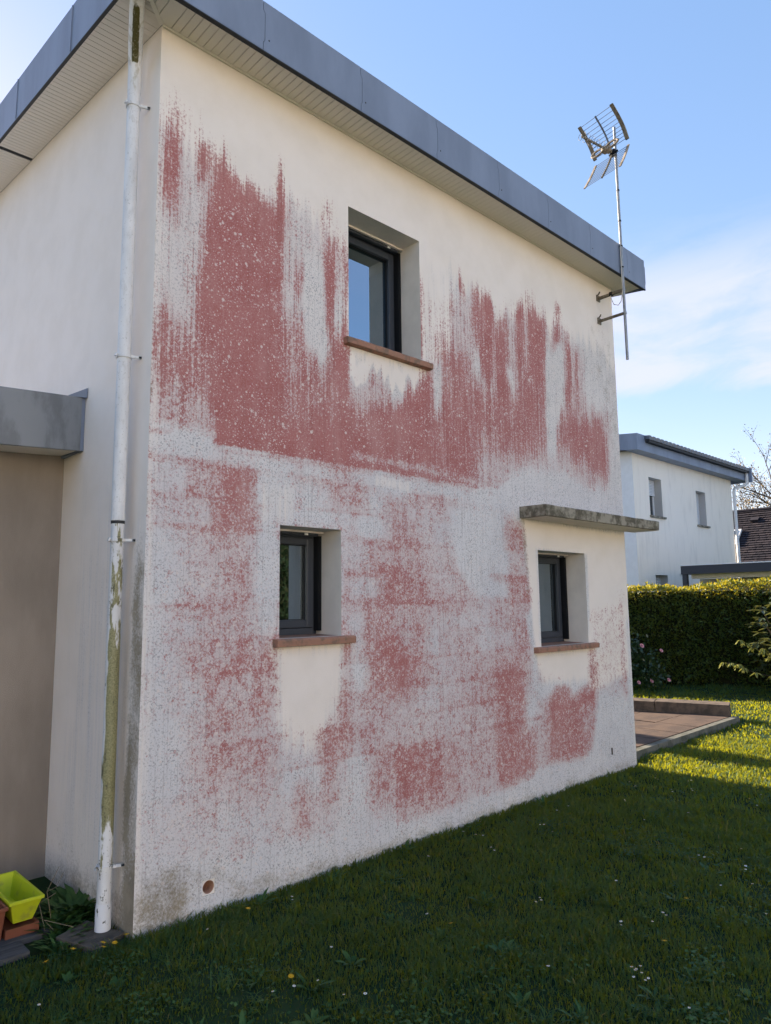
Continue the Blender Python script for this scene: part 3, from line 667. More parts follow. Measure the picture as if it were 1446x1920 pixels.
q = MB(); q.box(XF0, XF1, YF+.007, YF+.03, F0-.004, F1-.004); q.build('fascia_backing', M_DARK, house)
q = MB(); q.box(XF0, XF1, YF-.009, YF+.012, F0-.012, F0-.005); q.build('drip_edge', M_DARK, house)
def zf(y): return SL*(y-YF)
jl = [YF, .75, 1.965, 3.1, 4.2, 5.3, 6.4, 7.5, 8.6, 9.7, 10.8, HD+.25]
for a, b in zip(jl[:-1], jl[1:]):
    q = MB(); a2, b2 = a+.003, b-.003
    q.hexa([(XF0-.006,a2,F0+zf(a2)),(XF0+.006,a2,F0+zf(a2)),(XF0+.006,b2,F0+zf(b2)),(XF0-.006,b2,F0+zf(b2)),(XF0-.006,a2,F1+zf(a2)),(XF0+.006,a2,F1+zf(a2)),(XF0+.006,b2,F1+zf(b2)),(XF0-.006,b2,F1+zf(b2))])
    p_ = q.build('fascia_panel', M_ZINC, house)
    if a > 0:
        q = MB(); q.bar((XF0-.008, a, F0+zf(a)+.004), (XF0-.008, a-.006, F1+zf(a)-.01), .010, .012, (1, 0, 0)); q.build('fascia_lap', M_ZINC, p_)
for xx in (XF0, XF1):
    s_ = -1 if xx < 0 else 1
    q = MB(); e0, e1 = (xx+.007, xx+.03) if s_ < 0 else (xx-.012, xx-.002)
    if s_ > 0: e0, e1 = xx-.006, xx+.006
    yb = HD+.25; ya = YF+.008
    q.hexa([(e0,ya,F0-.004+zf(ya)),(e1,ya,F0-.004+zf(ya)),(e1,yb,F0+zf(yb)),(e0,yb,F0+zf(yb)),(e0,ya,F1-.004+zf(ya)),(e1,ya,F1-.004+zf(ya)),(e1,yb,F1-.004+zf(yb)),(e0,yb,F1-.004+zf(yb))])
    q.build('fascia_backing' if s_ < 0 else 'fascia_panel', M_DARK if s_ < 0 else M_ZINC, house)
    if s_ < 0:
        q = MB(); q.hexa([(xx-.009,YF,F0-.012),(xx+.012,YF,F0-.012),(xx+.012,yb,F0-.012+zf(yb)),(xx-.009,yb,F0-.012+zf(yb)),(xx-.009,YF,F0-.005),(xx+.012,YF,F0-.005),(xx+.012,yb,F0-.005+zf(yb)),(xx-.009,yb,F0-.005+zf(yb))]); q.build('drip_edge', M_DARK, house)
# roof sheet and right overhang soffit
q = MB(); yb = HD+.25; q.add([(XF0,YF,F1-.003),(XF1,YF,F1-.003),(XF1,yb,F1-.003+zf(yb)),(XF0,yb,F1-.003+zf(yb))], [(0,1,2,3)]); q.add([(XF0,yb,F0+zf(yb)),(XF1,yb,F0+zf(yb)),(XF1,yb,F1+zf(yb)),(XF0,yb,F1+zf(yb))], [(3,2,1,0)]); q.build('roof', M_ROOF, house)
q = MB(); q.add([(HL,0,ZS+.001),(XF1-.006,0,ZS+.001),(XF1-.006,HD,ZS+SL*HD),(HL,HD,ZS+SL*HD)], [(3,2,1,0)]); q.add([(XF0,HD,ZS+SL*HD),(XF1,HD,ZS+SL*HD),(XF1,yb,ZS+SL*HD),(XF0,yb,ZS+SL*HD)], [(3,2,1,0)]); q.build('soffit_sheet', M_SOFF, house)

# ------------------------------------------------------------------ downpipe
dp = empty('downpipe', (-.085, .19, 0), 'white downpipe beside the house corner, mossy green lower half', 'downpipe')
def pipemat(name, moss):
    m = bpy.data.materials.new(name); m.use_nodes = True; t = m.node_tree; b = t.nodes['Principled BSDF']; b.inputs['Roughness'].default_value = .5
    tc = N(t, 'ShaderNodeTexCoord'); P = tc.outputs['Object']; sx_ = N(t, 'ShaderNodeSeparateXYZ'); t.links.new(P, sx_.inputs[0])
    v = vmul(t, P, (1, 1, .3)); n1 = noise(t, v, 28, 5, .65); n2 = noise(t, v, 9, 3, .6); n3 = noise(t, P, 120, 2, .6)
    c = mixc(t, sstep(t, n2, .35, .65), (.74, .74, .75), (.62, .62, .63))
    z = sx_.outputs[2]
    if moss:
        f = math_(t, 'MULTIPLY', sstep(t, z, 2.25, 1.15), sstep(t, z, .20, .75))
        f2 = math_(t, 'ADD', math_(t, 'MULTIPLY', f, .62), math_(t, 'MULTIPLY', sstep(t, z, 2.35, 2.1), .10))
        n4 = noise(t, vmul(t, P, (1, 1, .22)), 11, 4, .7); lft = sstep(t, math_(t, 'ADD', math_(t, 'MULTIPLY', sx_.outputs[0], .92), math_(t, 'MULTIPLY', sx_.outputs[1], -.40)), -.031, -.020, -.55, 0)
        k = sstep(t, math_(t, 'ADD', math_(t, 'ADD', f2, lft), math_(t, 'ADD', math_(t, 'MULTIPLY', math_(t, 'SUBTRACT', n1, .5), 1.2), math_(t, 'MULTIPLY', math_(t, 'SUBTRACT', n4, .5), 2.4))), .26, .42)
        gcol = mixc(t, sstep(t, n3, .35, .65), (.165, .155, .055), (.29, .27, .12))
        c = mixc(t, math_(t, 'MULTIPLY', k, .95), c, gcol)
        d = sstep(t, math_(t, 'ADD', n1, math_(t, 'MULTIPLY', math_(t, 'SUBTRACT', n3, .5), .5)), .60, .66); c = mixc(t, math_(t, 'MULTIPLY', d, .85), c, (.05, .05, .03))
    else:
        f = math_(t, 'MULTIPLY', sstep(t, z, 5.21, 5.25), sstep(t, z, 5.44, 5.38))
        acr = math_(t, 'ADD', math_(t, 'MULTIPLY', sx_.outputs[0], .92), math_(t, 'MULTIPLY', sx_.outputs[1], -.40))
        yy = sstep(t, math_(t, 'ABSOLUTE', acr), .012, .032, 1, 0)
        k = sstep(t, math_(t, 'ADD', math_(t, 'MULTIPLY', math_(t, 'MULTIPLY', f, yy), .9), math_(t, 'MULTIPLY', math_(t, 'SUBTRACT', n1, .5), .8)), .45, .62)
        c = mixc(t, k, c, (.085, .075, .02))
        st = math_(t, 'MULTIPLY', sstep(t, z, 4.7, 5.2), sstep(t, n1, .52, .68)); c = mixc(t, math_(t, 'MULTIPLY', st, .6), c, (.42, .36, .22))
        c = mixc(t, math_(t, 'MULTIPLY', sstep(t, n1, .52, .68), .45), c, (.45, .44, .42)); c = mixc(t, math_(t, 'MULTIPLY', sstep(t, noise(t, P, 75, 3, .7), .60, .68), .5), c, (.30, .29, .27))
    t.links.new(c, b.inputs['Base Color'])
    bn = N(t, 'ShaderNodeBump'); bn.inputs['Strength'].default_value = .35; bn.inputs['Distance'].default_value = .004; t.links.new(n1, bn.inputs['Height']); t.links.new(bn.outputs[0], b.inputs['Normal'])
    return m
MPU, MPL = pipemat('white_pipe', False), pipemat('mossy_pipe', True)
q = MB(); q.tube([(0,0,2.30),(0,0,2.34),(0,0,5.06)], [.0415, .040, .039], 24); q.build('upper_pipe', MPU, dp, smooth=True)
q = MB(); q.tube([(0,0,2.281),(0,0,2.299)], .0392, 24); q.build('joint_shade_ring', M_DARK, dp, smooth=True)  # dark collar standing in for the shade under the upper pipe's end
q = MB(); q.tube([(0,0,5.05),(0,0,5.22),(-.006,-.014,5.262),(-.03,-.07,5.312),(-.075,-.175,5.385),(-.118,-.278,5.452),(-.128,-.30,5.47)], [.0405,.0405,.042,.0435,.0435,.0435,.0435], 24); q.build('elbow', MPU, dp, smooth=True)
q = MB(); q.tube([(0,0,.165),(0,0,2.28),(0,0,2.305)], [.0385, .0375, .0375], 24); q.build('lower_pipe', MPL, dp, smooth=True)
q = MB(); q.tube([(0,0,.0),(0,0,.15),(0,0,.185)], [.0425, .0425, .040], 24); q.build('boot', mat('flaking_white', (.72, .73, .76), .6, .3, col2=(.06, .06, .055), vscale=34, stretch=(1, 1, .6), thr=(.60, .66)), dp, smooth=True)
for z in (.375, 2.185, 3.30, 4.955):
    q = MB(); n = 20; vs_ = []
    for i in range(n):
        a = 2*math.pi*i/n
        for rr_, zz in ((.0395, -.009), (.046, -.009), (.046, .009), (.0395, .009)): vs_.append((rr_*math.cos(a), rr_*math.sin(a), z+zz))
    q.add(vs_, [(i*4+j, i*4+(j+1) % 4, ((i+1) % n)*4+(j+1) % 4, ((i+1) % n)*4+j) for i in range(n) for j in range(4)])
    q.bar((.03, -.035, z), (.085, -.055, z), .012, .016); q.bar((-.05, -.012, z), (-.058, -.012, z+.003), .02, .02)
    br = q.build('bracket', MPU if z > 3 else MPL, dp)
    q = MB(); q.tube([(.07, -.05, z), (.085, -.056, z)], .009, 8); q.build('screw', M_DARK, br)

# ------------------------------------------------------------------ garage on the left
gar = empty('garage', (-3, 1.37, 0), 'taupe flat roofed garage with grey metal roof edge on the left', 'garage')
GY = 1.37
q = MB(); q.add([(-3,0,0),(2.999,0,0),(2.999,0,2.96),(-3,0,2.96)], [(0,1,2,3)]); q.add([(-3,0,0),(-3,10,0),(-3,10,2.96),(-3,0,2.96)], [(3,2,1,0)]); q.build('wall', M_TAUPE, gar)
def gz(x): return .052*(x-2.98)
x0, x1 = -3.3, 2.975; y0 = 1.0-GY
q = MB(); q.hexa([(x0,y0,2.862+gz(x0)),(x1,y0,2.862+gz(x1)),(x1,y0+.02,2.862+gz(x1)),(x0,y0+.02,2.862+gz(x0)),(x0,y0,3.243+gz(x0)),(x1,y0,3.243+gz(x1)),(x1,y0+.02,3.243+gz(x1)),(x0,y0+.02,3.243+gz(x0))])
M_ZG = mat('stained_zinc', (.145, .155, .17), .45, .45, col2=(.215, .23, .25), vscale=3.2, thr=(.42, .56), stretch=(1.4, 1, .5))
q.build('fascia', M_ZG, gar, bevel=.006)
q = MB(); q.box(x1-.001, x1+.022, y0+.004, GY-GY-.002, 2.866, 3.236); q.build('fascia_return', M_ZINC, gar)
q = MB(); q.hexa([(x0,y0+.021,2.872+gz(x0)),(x1-.002,y0+.021,2.872),(x1-.002,-.001,2.885),(x0,-.001,2.885+gz(x0)),(x0,y0+.021,2.89+gz(x0)),(x1-.002,y0+.021,2.89),(x1-.002,-.001,2.90),(x0,-.001,2.90+gz(x0))]); q.build('soffit', M_SOFF, gar)
q = MB(); q.hexa([(x0,y0+.01,3.235+gz(x0)),(x1,y0+.01,3.235),(x1,10,3.30),(x0,10,3.30+gz(x0)),(x0,y0+.01,3.24+gz(x0)),(x1,y0+.01,3.24),(x1,10,3.305),(x0,10,3.305+gz(x0))]); q.build('roof', M_ROOF, gar)
q = MB(); q.hexa([(2.88,y0+.02,3.24),(2.995,y0-.03,3.236),(2.995,y0+.30,3.24),(2.88,y0+.30,3.24),(2.90,y0+.08,3.245),(2.996,y0-.035,3.306),(2.996,y0+.30,3.306),(2.90,y0+.30,3.25)]); q.build('flashing', M_ZINC, gar)

# ------------------------------------------------------------------ antenna
mx, my = 5.317, -.318
an = empty('tv_antenna', (mx, my, 4.43), 'television antenna with two rod reflectors on a wall mast', 'antenna')
def A(x, y, z): return (x-mx, y-my, z-4.43)
q = MB(); q.tube([A(mx,my,4.43),A(mx,my,5.75)], .0155, 12); q.tube([A(mx,my,5.74),A(mx,my,7.20)], .0145, 12); q.build('mast', M_GREYMET, an, smooth=True)
for z in (5.75, 5.50, 6.05, 6.42):
    q = MB(); q.tube([A(mx,my,z-.008),A(mx,my,z+.008)], .0185, 12); q.build('mast_strap', M_BLACK, an)
for z, wz_ in ((5.235, .03), (4.965, .026)):
    q = MB(); q.bar(A(mx,-.004,z-.002), A(mx,my,z), .03, wz_)
    br = q.build('bracket', M_ANT, an, bevel=.003)
    q = MB(); q.box(*[v for pr in zip(A(mx-.035,-.012,z-.035), A(mx+.035,-.001,z+.035)) for v in pr]); q.tube([A(mx-.02,-.01,z+.03),A(mx-.02,-.03,z+.045),A(mx-.03,-.045,z+.06)], .008, 8); q.build('wall_plate', M_ANT, br)
    q = MB(); q.tube([A(mx,my,z-.012),A(mx,my,z+.012)], .021, 12); q.bar(A(mx-.025,my,z), A(mx+.03,my,z), .014, .014); q.build('clamp', M_GREYMET, br)
q = MB(); q.box(*[v for pr in zip(A(mx-.017,-.185,5.212), A(mx+.017,-.150,5.256)) for v in pr]); q.build('cable_tape', M_BLACK, an)
q = MB(); pts = [A(mx-.012,-.165,5.25),A(mx-.01,-.17,5.18),A(mx-.01,-.20,5.10),A(mx-.01,-.25,5.075),A(mx-.012,-.29,5.11),A(mx-.018,my+.005,5.20),A(mx-.022,my,5.4),A(mx-.018,my,5.75),A(mx-.02,my,6.3),A(mx-.018,my,6.85)]
q.tube(pts, .0045, 6); q.build('cable', M_CABLE, an, smooth=True)
# reflector: rods along rd, panels open towards fd
rd = Vector((math.sin(.18), math.cos(.18), 0)); fd = Vector((-math.cos(.18), math.sin(.18), 0)); hub = Vector(A(mx, my, 6.865))+fd*.07
def panel(sgn, inner, outer, z0, f0_, z1, f1_, n, m_side):
    pb = MB(); cent = MB()
    for i in range(n):
        t_ = i/(n-1); bulge = (.035 if sgn > 0 else .008)*math.sin(math.pi*t_)
        c = hub+fd*(f0_+(f1_-f0_)*t_-bulge)+Vector((0, 0, sgn*(z0+(z1-z0)*t_)))
        hw = inner+(outer-inner)*t_; q = MB(); q.tube([c-rd*hw, c+rd*hw], .0032, 5); q.build('reflector_rod', M_ROD, an)
    cs = []
    for t_ in np.linspace(-.04, 1.03, 9):
        bulge = (.035 if sgn > 0 else .008)*math.sin(math.pi*max(0, min(1, t_))); cs.append((hub+fd*(f0_+(f1_-f0_)*t_-bulge)+Vector((0, 0, sgn*(z0+(z1-z0)*t_))), inner+(outer-inner)*t_))
    for sd_ in (-1, 1):
        q = MB(); vs_ = []; ws = .021 if sgn > 0 else .014
        for c, hw in cs:
            e_ = c+rd*sd_*hw; vs_ += [e_-rd*ws-fd*.008, e_+rd*ws-fd*.008, e_+rd*ws+fd*.008, e_-rd*ws+fd*.008]
        q.add(vs_, [(i*4+j, i*4+(j+1) % 4, (i+1)*4+(j+1) % 4, (i+1)*4+j) for i in range(len(cs)-1) for j in range(4)]+[(3,2,1,0), tuple(len(vs_)-4+j for j in range(4))]); q.build('reflector_side', m_side, an)
    q = MB(); q.tube([c for c, _ in cs], .011, 6); q.build('reflector_arm', M_ROD if sgn > 0 else M_ANT, an)
panel(1, .225, .225, .035, .02, .335, .25, 10, M_ANT)
panel(-1, .228, .245, .055, .01, .37, .19, 10, M_ANTW)
tip = hub+fd*.50+Vector((0, 0, .005))
q = MB(); q.bar(hub, tip, .016, .02); q.build('boom', M_ANT, an)
for i, s_ in enumerate((.18, .26, .34, .42, .49)):
    c = hub+fd*s_; q = MB(); rr_ = .034
    for sg in (-1, 1):
        q.tube([c+rd*sg*.026+Vector((0, 0, .012))+rd*rr_*.75*math.cos(a)+Vector((0, 0, rr_*math.sin(a))) for a in np.linspace(0, 2*math.pi, 15)], .0026, 5, cap=False)
    q.build('director_ring', M_ROD if i < 4 else M_ANT, an)
for sg in (-1, 1):
    q = MB(); c = hub+fd*.10
    q.tube([c+rd*sg*(.055+.135*abs(math.cos(a/2)) if False else (.10+.085*math.cos(a)))+Vector((0, 0, .028*math.sin(a)))+fd*.02 for a in np.linspace(0, 2*math.pi, 17)], .0115, 8, cap=False); q.build('dipole_loop', M_ANTW, an, smooth=True)
q = MB(); c = hub+fd*.09; q.bar(c-rd*.05, c+rd*.05, .07, .06); q.bar(c-fd*.07, c+fd*.05, .06, .045); q.build('junction_box', M_ANTW, an, bevel=.01)
q = MB(); c = hub-fd*.03; q.bar(c-Vector((0,0,.035)), c+Vector((0,0,.035)), .06, .05, (1, 0, 0)); q.bar(c-rd*.06, c+rd*.06, .018, .018); q.build('mast_clamp', M_BLACK, an)

# ------------------------------------------------------------------ slab, planters, deck, weeds by the pipe
q = MB(); rr = random.Random(5)
P4 = [(-.30, .285), (-.10, .375), (.0-.012, .075), (-.20, -.005)]
q.hexa([(x, y, .004) for x, y in P4]+[(x, y, .045) for x, y in P4]); tag(q.build('stone_slab', M_PLANK, None, bevel=.005), 'weathered grey brown slab lying under the foot of the downpipe', 'slab')
deck = empty('deck', (-1.2, .8, 0), 'dark grey board deck under the flower troughs', 'deck')
for i, (ya, yb_, xe) in enumerate(((-.56, -.40, -.44), (-.39, -.14, -.26), (-.13, .12, -.22), (.13, .38, -.2), (.39, .55, -.2))):
    q = MB(); q.box(-1.4, 1.2+xe, ya, yb_, .003, .034); q.build('board', M_BOARD, deck, bevel=.004)
def trough(name, mm, x0, x1, y0, y1, z0, z1, taper, label, cat):
    th = .006; q = MB(); o_b = [(x0+taper, y0+taper*1.6), (x1-taper, y0+taper*1.6), (x1-taper, y1-taper*1.6), (x0+taper, y1-taper*1.6)]; o_t = [(x0, y0), (x1, y0), (x1, y1), (x0, y1)]
    cx, cy = (x0+x1)/2, (y0+y1)/2
    inn = lambda pts, d: [(x+d*(1 if x < cx else -1), y+d*(1 if y < cy else -1)) for x, y in pts]
    ex = lambda pts, d: inn(pts, -d)
    ringz = [(o_b, z0), (o_t, z1-.018), (ex(o_t, .010), z1-.018), (ex(o_t, .010), z1), (inn(o_t, th), z1), (inn(o_b, th), z0+.012)]
    vs_ = [(x, y, z) for pts, z in ringz for x, y in pts]
    fs_ = [(k*4+j, k*4+(j+1) % 4, (k+1)*4+(j+1) % 4, (k+1)*4+j) for k in range(5) for j in range(4)]+[(3,2,1,0), (20,21,22,23)]
    cxy = empty(name, (cx, cy, z0), label, cat)
    q.add([(a-cx, b-cy, c-z0) for a, b, c in vs_], fs_); q.build('tub', mm, cxy, bevel=.003); return cxy
yt = trough('flower_trough', M_LIME, -.478, -.318, .462, .955, .085, .217, .03, 'empty lime yellow plastic flower trough by the garage wall', 'planter')
q = MB(); q.tube([(.01, -.06, .02), (.01, -.06, .035)], .035, 14); q.build('drainage_cap', mat('grey_plastic', (.35, .38, .36), .5, .3), yt)
bt = trough('flower_trough', M_BROWN, -.70, -.505, .45, .96, .036, .205, .012, 'red brown plastic planter behind the lime yellow trough', 'planter')
tr_ = empty('planter_tray', (-.40, .70, .036), 'red brown tray under the lime yellow trough', 'tray')
q = MB(); q.box(-.10, .07, -.245, .25, 0, .03); q.box(-.10, -.092, -.245, .25, .03, .046); q.box(.062, .07, -.245, .25, .03, .046); q.box(-.092, .062, -.245, -.237, .03, .046); q.build('tray', M_BROWN, tr_)

def leafblades(n, L, W, spread, lift, seed, curl=.5, segs=3):
    """rosette: n arching strap leaves; returns verts, quads, tint"""
    r_ = np.random.default_rng(seed); V = []; F = []; T_ = []
    for i in range(n):
        a = r_.uniform(0, 6.283); l = L*r_.uniform(.55, 1.1); w_ = W*r_.uniform(.7, 1.2); el = lift*r_.uniform(.5, 1.2); t_ = r_.random()
        d = np.array([math.cos(a), math.sin(a), 0]); s_ = np.array([-d[1], d[0], 0]); p_ = d*spread*r_.random(); o = len(V)
        for k in range(segs+1):
            u = k/segs; ww = w_*(.25+1.5*u*(1-u)*1.6 if u < 1 else .06)
            c = p_+d*l*u*math.cos(el*(1-curl*u))+np.array([0, 0, l*(u*math.sin(el)-curl*.7*u*u*math.sin(el))])
            V += [c-s_*ww/2+np.array([0, 0, .15*ww]), c, c+s_*ww/2+np.array([0, 0, .15*ww])]; T_ += [t_]*3
            if k:
                b_ = o+(k-1)*3; F += [(b_, b_+1, b_+4, b_+3), (b_+1, b_+2, b_+5, b_+4)]
    return np.array(V), np.array(F), np.array(T_)
def weed(name, loc, n, L, W, seed, label, cat='weed', lift=.9, group=None, m_=None, spread=.03):
    v, f, t_ = leafblades(n, L, W, spread, lift, seed); o = npmesh(name, v, f, m_ or M_WEED, None, {'tint': t_}); o.location = loc
    o.data.polygons.foreach_set('use_smooth', np.ones(len(f), bool)); return tag(o, label, cat, group)
for i, (x, y, n, L, W) in enumerate(((-.12, .55, 60, .17, .045), (-.22, .44, 50, .13, .036), (-.05, .62, 60, .19, .05), (-.27, .30, 44, .11, .03), (-.32, .17, 40, .10, .028), (-.10, .44, 44, .11, .034), (-.16, .66, 50, .16, .042), (-.20, .34, 40, .09, .028))):
    weed('dock_plant', (x, y, .0), n, L, W, 40+i, 'dark green broad leaved weed growing between the downpipe slab and the deck', 'weed', 1.05, 'weeds beside the downpipe', spread=.09)
q = MB()
for a, b, c in (((-.24,.5,.0),(-.27,.53,.2),(-.22,.5,.33)), ((-.27,.53,.2),(-.25,.45,.24),(-.19,.5,.3)), ((-.3,.42,.0),(-.32,.5,.16),(-.26,.42,.22)), ((-.26,.36,.02),(-.33,.38,.11),(-.2,.3,.06))): q.tube([a, b, c], .002, 4)
tag(q.build('dry_twig', mat('dry_stem', (.20, .16, .11), .9, .1), None), 'dry bare twig standing among the weeds by the yellow trough', 'twig')

# ------------------------------------------------------------------ grass
def blades(n, xy, h, wd, lean, seed, tint):
    r_ = np.random.default_rng(seed); a = r_.uniform(0, 2*np.pi, n); d = np.stack([np.cos(a), np.sin(a), 0*a], -1); s_ = np.stack([-np.sin(a), np.cos(a), 0*a], -1)
    p_ = np.c_[xy, np.zeros(n)]; le = (lean*r_.uniform(.2, 1.3, n)*h)[:, None]; hz = (h)[:, None]*np.array([[0, 0, 1.]]); w2 = (wd*.5)[:, None]
    v = np.stack([p_-s_*w2, p_+s_*w2, p_+d*le*.35+hz*.55-s_*w2*.8, p_+d*le*.35+hz*.55+s_*w2*.8, p_+d*le+hz*(1-.25*lean)], 1)
    o = (np.arange(n)*5)[:, None]
    f = np.concatenate([o+np.array([[0, 1, 3]]), o+np.array([[0, 3, 2]]), o+np.array([[2, 3, 4]])], 0)
    return v.reshape(-1, 3), f, np.repeat(tint, 5)
GV = []; GF = []; GT = []; off = 0
def ingrass(x, y):
    ok = ~((x > -.003) & (x < HL) & (y > -.003) & (y < HD)) & ~((x > 5.6) & (x < 9.45) & (y > .17+.03*(x-6)) & (y < 6))
    ok &= ~((x < -.28) & (y > .22)) & ~((x < 0.) & (y > .30)) & ~((x > -.3) & (x < 0) & (y > .02+.0*(x)) & (y < .3)) & (y < 12)
    return ok
def lawnpatch(d0, d1, dens, hm, wd, seed):
    r_ = np.random.default_rng(seed); a0, a1 = YAW-.62, YAW+.62; area = .5*(a1-a0)*(d1*d1-d0*d0); n = int(area*dens)
    rr_ = np.sqrt(r_.uniform(d0*d0, d1*d1, n)); aa = r_.uniform(a0, a1, n); x = CAM.x+rr_*np.sin(aa); y = CAM.y+rr_*np.cos(aa)
    cl = vnoise(x*2.2, y*2.2, seed+1)+.8*vnoise(x*7, y*7, seed+2)+.5*vnoise(x*.7, y*.7, 77)
    ok = ingrass(x, y) & (r_.random(n) < np.clip(.8+cl*.9, .25, 1)); x, y, cl = x[ok], y[ok], cl[ok]; n = len(x)
    h = hm*(.55+.7*r_.random(n))*(1+.9*cl); h = np.clip(h, .012, None)
    wall = (y > -.14) & (x > 0) & (x < HL); h[wall] *= 1+.5*r_.random(wall.sum())
    t_ = np.clip(.45+.7*cl+.3*r_.normal(size=n), 0, 1); t_[r_.random(n) < .02+.06*np.clip(vnoise(x*1.3, y*1.3, 55)-.15, 0, 1)*2] = 2.
    global off
    v, f, t2 = blades(n, np.stack([x, y], -1), h, wd*(.6+.8*r_.random(n)), .75, seed+3, t_)
    GV.append(v); GF.append(f+off); GT.append(t2); off += len(v)
lawnpatch(2.2, 4.6, 9500, .044, .0052, 100)
lawnpatch(4.6, 7.0, 5600, .046, .0068, 110)
lawnpatch(7.0, 10.5, 3000, .046, .0085, 120)
lawnpatch(10.5, 19.0, 900, .05, .014, 130)
r_ = np.random.default_rng(17); nc = 260; d_ = np.sqrt(r_.uniform(2.6**2, 8.5**2, nc)); a_ = r_.uniform(YAW-.5, YAW+.52, nc); tx = CAM.x+d_*np.sin(a_); ty = CAM.y+d_*np.cos(a_)
ok = ingrass(tx, ty) & ~((tx > -.1) & (ty > -.15) & (ty < .2)); tx, ty = tx[ok], ty[ok]; k_ = np.repeat(np.arange(len(tx)), 34); sz = r_.uniform(.045, .095, len(tx))[k_]; tn = np.clip(r_.uniform(.2, 1.1, len(tx)), 0, 1)[k_]
v, f, t2 = blades(len(k_), np.stack([tx[k_]+r_.normal(0, .028, len(k_)), ty[k_]+r_.normal(0, .028, len(k_))], -1), sz*r_.uniform(.5, 1.2, len(k_)), .0065*(.7+.7*r_.random(len(k_))), 1.15, 18, tn); GV.append(v); GF.append(f+off); GT.append(t2); off += len(v)
# ragged longer fringe along the foot of the wall
r_ = np.random.default_rng(5); n = 5200; x = r_.uniform(0, HL+.1, n); y = -np.abs(r_.normal(0, .045, n))-.004; k = vnoise(x*5, 0*x, 300)+.5
h = (.025+.075*r_.random(n)*k); v, f, t2 = blades(n, np.stack([x, y], -1), h, .006*(.6+.8*r_.random(n)), .6, 302, np.clip(.3+.3*r_.random(n), 0, 1)); GV.append(v); GF.append(f+off); GT.append(t2); off += len(v)
n = 2600; x = r_.uniform(-.6, .0, n); y = r_.uniform(-.1, .28, n); ok = ((y < .12) | (x > -.3)) & (polymask(x, y, [(-.32,.30),(-.10,.40),(.01,.07),(-.20,-.025)], .001) < .5); x, y = x[ok], y[ok]; n = len(x)
v, f, t2 = blades(n, np.stack([x, y], -1), .02+.045*r_.random(n), .006*(.6+.8*r_.random(n)), .7, 303, np.clip(.3+.4*r_.random(n), 0, 1)); GV.append(v); GF.append(f+off); GT.append(t2); off += len(v)
tag(npmesh('grass', np.concatenate(GV), np.concatenate(GF), M_GRASS, None, {'tint': np.concatenate(GT)}), kind='stuff')

# clover and moss patches between the blades
r_ = np.random.default_rng(19); nc = 60; d_ = np.sqrt(r_.uniform(2.6**2, 8**2, nc)); a_ = r_.uniform(YAW-.5, YAW+.52, nc); k_ = np.repeat(np.arange(nc), 130); rad = r_.uniform(.05, .2, nc)[k_]
px_ = (CAM.x+d_*np.sin(a_))[k_]+r_.normal(0, 1, len(k_))*rad; py_ = (CAM.y+d_*np.cos(a_))[k_]+r_.normal(0, 1, len(k_))*rad; ok = ingrass(px_, py_) & (py_ < -.05); px_, py_ = px_[ok], py_[ok]; n = len(px_); pz_ = r_.uniform(.015, .04, n)
an_ = r_.uniform(0, 6.28, n); rr_ = r_.uniform(.006, .012, n); tl = r_.normal(0, .25, (n, 2)); co = []
for q_ in range(4):
    ca, sa_ = np.cos(an_+q_*1.57)*rr_, np.sin(an_+q_*1.57)*rr_; co.append(np.stack([px_+ca, py_+sa_, pz_+ca*tl[:, 0]+sa_*tl[:, 1]], -1))
tag(npmesh('clover', np.stack(co, 1).reshape(-1, 3), np.arange(n*4).reshape(n, 4), M_WEED, None, {'tint': np.repeat(r_.random(n), 4)}), kind='stuff')

# ------------------------------------------------------------------ flowers and weeds in the lawn
def daisy(name, m_pet, m_mid, rp, hz):
    q = MB(); n = 12
    q.tube([(0,0,0),(.004,.002,hz*.6),(.006,.004,hz)], .0012, 5)
    c = (.006, .004, hz)
    for i in range(n):
        a = 2*math.pi*i/n; d = Vector((math.cos(a), math.sin(a), .15)); s_ = Vector((-math.sin(a), math.cos(a), 0))
        cc = Vector(c); q.add([cc+d*rp*.25-s_*rp*.08, cc+d*rp*.25+s_*rp*.08, cc+d*rp+s_*rp*.2, cc+d*rp*1.05-s_*rp*.2], [(0,1,2,3)], 1)
    q.tube([(c[0],c[1],c[2]-.001),(c[0],c[1],c[2]+.004)], [rp*.36, rp*.22], 8, mi=2)
    return q.build(name, [M_WEED, m_pet, m_mid])
dz0 = daisy('daisy', M_PETW, M_PETY, .0075, .055); dd0 = daisy('dandelion', M_PETY, M_PETY, .014, .06)
r_ = random.Random(21); nd = 0
DAIS = [(400,1795),(470,1800),(478,1806),(500,1813),(640,1705),(650,1640),(760,1680),(800,1645),(812,1650),(870,1660),(905,1680)]
def dgrp(o, i):
    return tag(o, 'small white daisy in the shaded lawn', 'flower', 'white daisies in the lawn')
first = True; pts = []
while len(pts) < 78:
    d = math.sqrt(r_.uniform(3.2**2, 8.5**2)); a = YAW+r_.uniform(-.47, .5); x, y = CAM.x+d*math.sin(a), CAM.y+d*math.cos(a)
    if y > -.06 or not (x > -.6): continue
    k = 1 if r_.random() < .6 else 2
    for j in range(k): pts.append((x+r_.uniform(-.05, .05)*(j > 0), y+r_.uniform(-.05, .05)*(j > 0)))
for i, (x, y) in enumerate(pts):
    o = dz0 if i == 0 else copyobj(dz0); o.location = (x, y, r_.uniform(-.012, .012)); o.rotation_euler = (r_.uniform(-.2, .2), r_.uniform(-.2, .2), r_.uniform(0, 6)); s_ = r_.uniform(.75, 1.15); o.scale = (s_, s_, 1); dgrp(o, i)
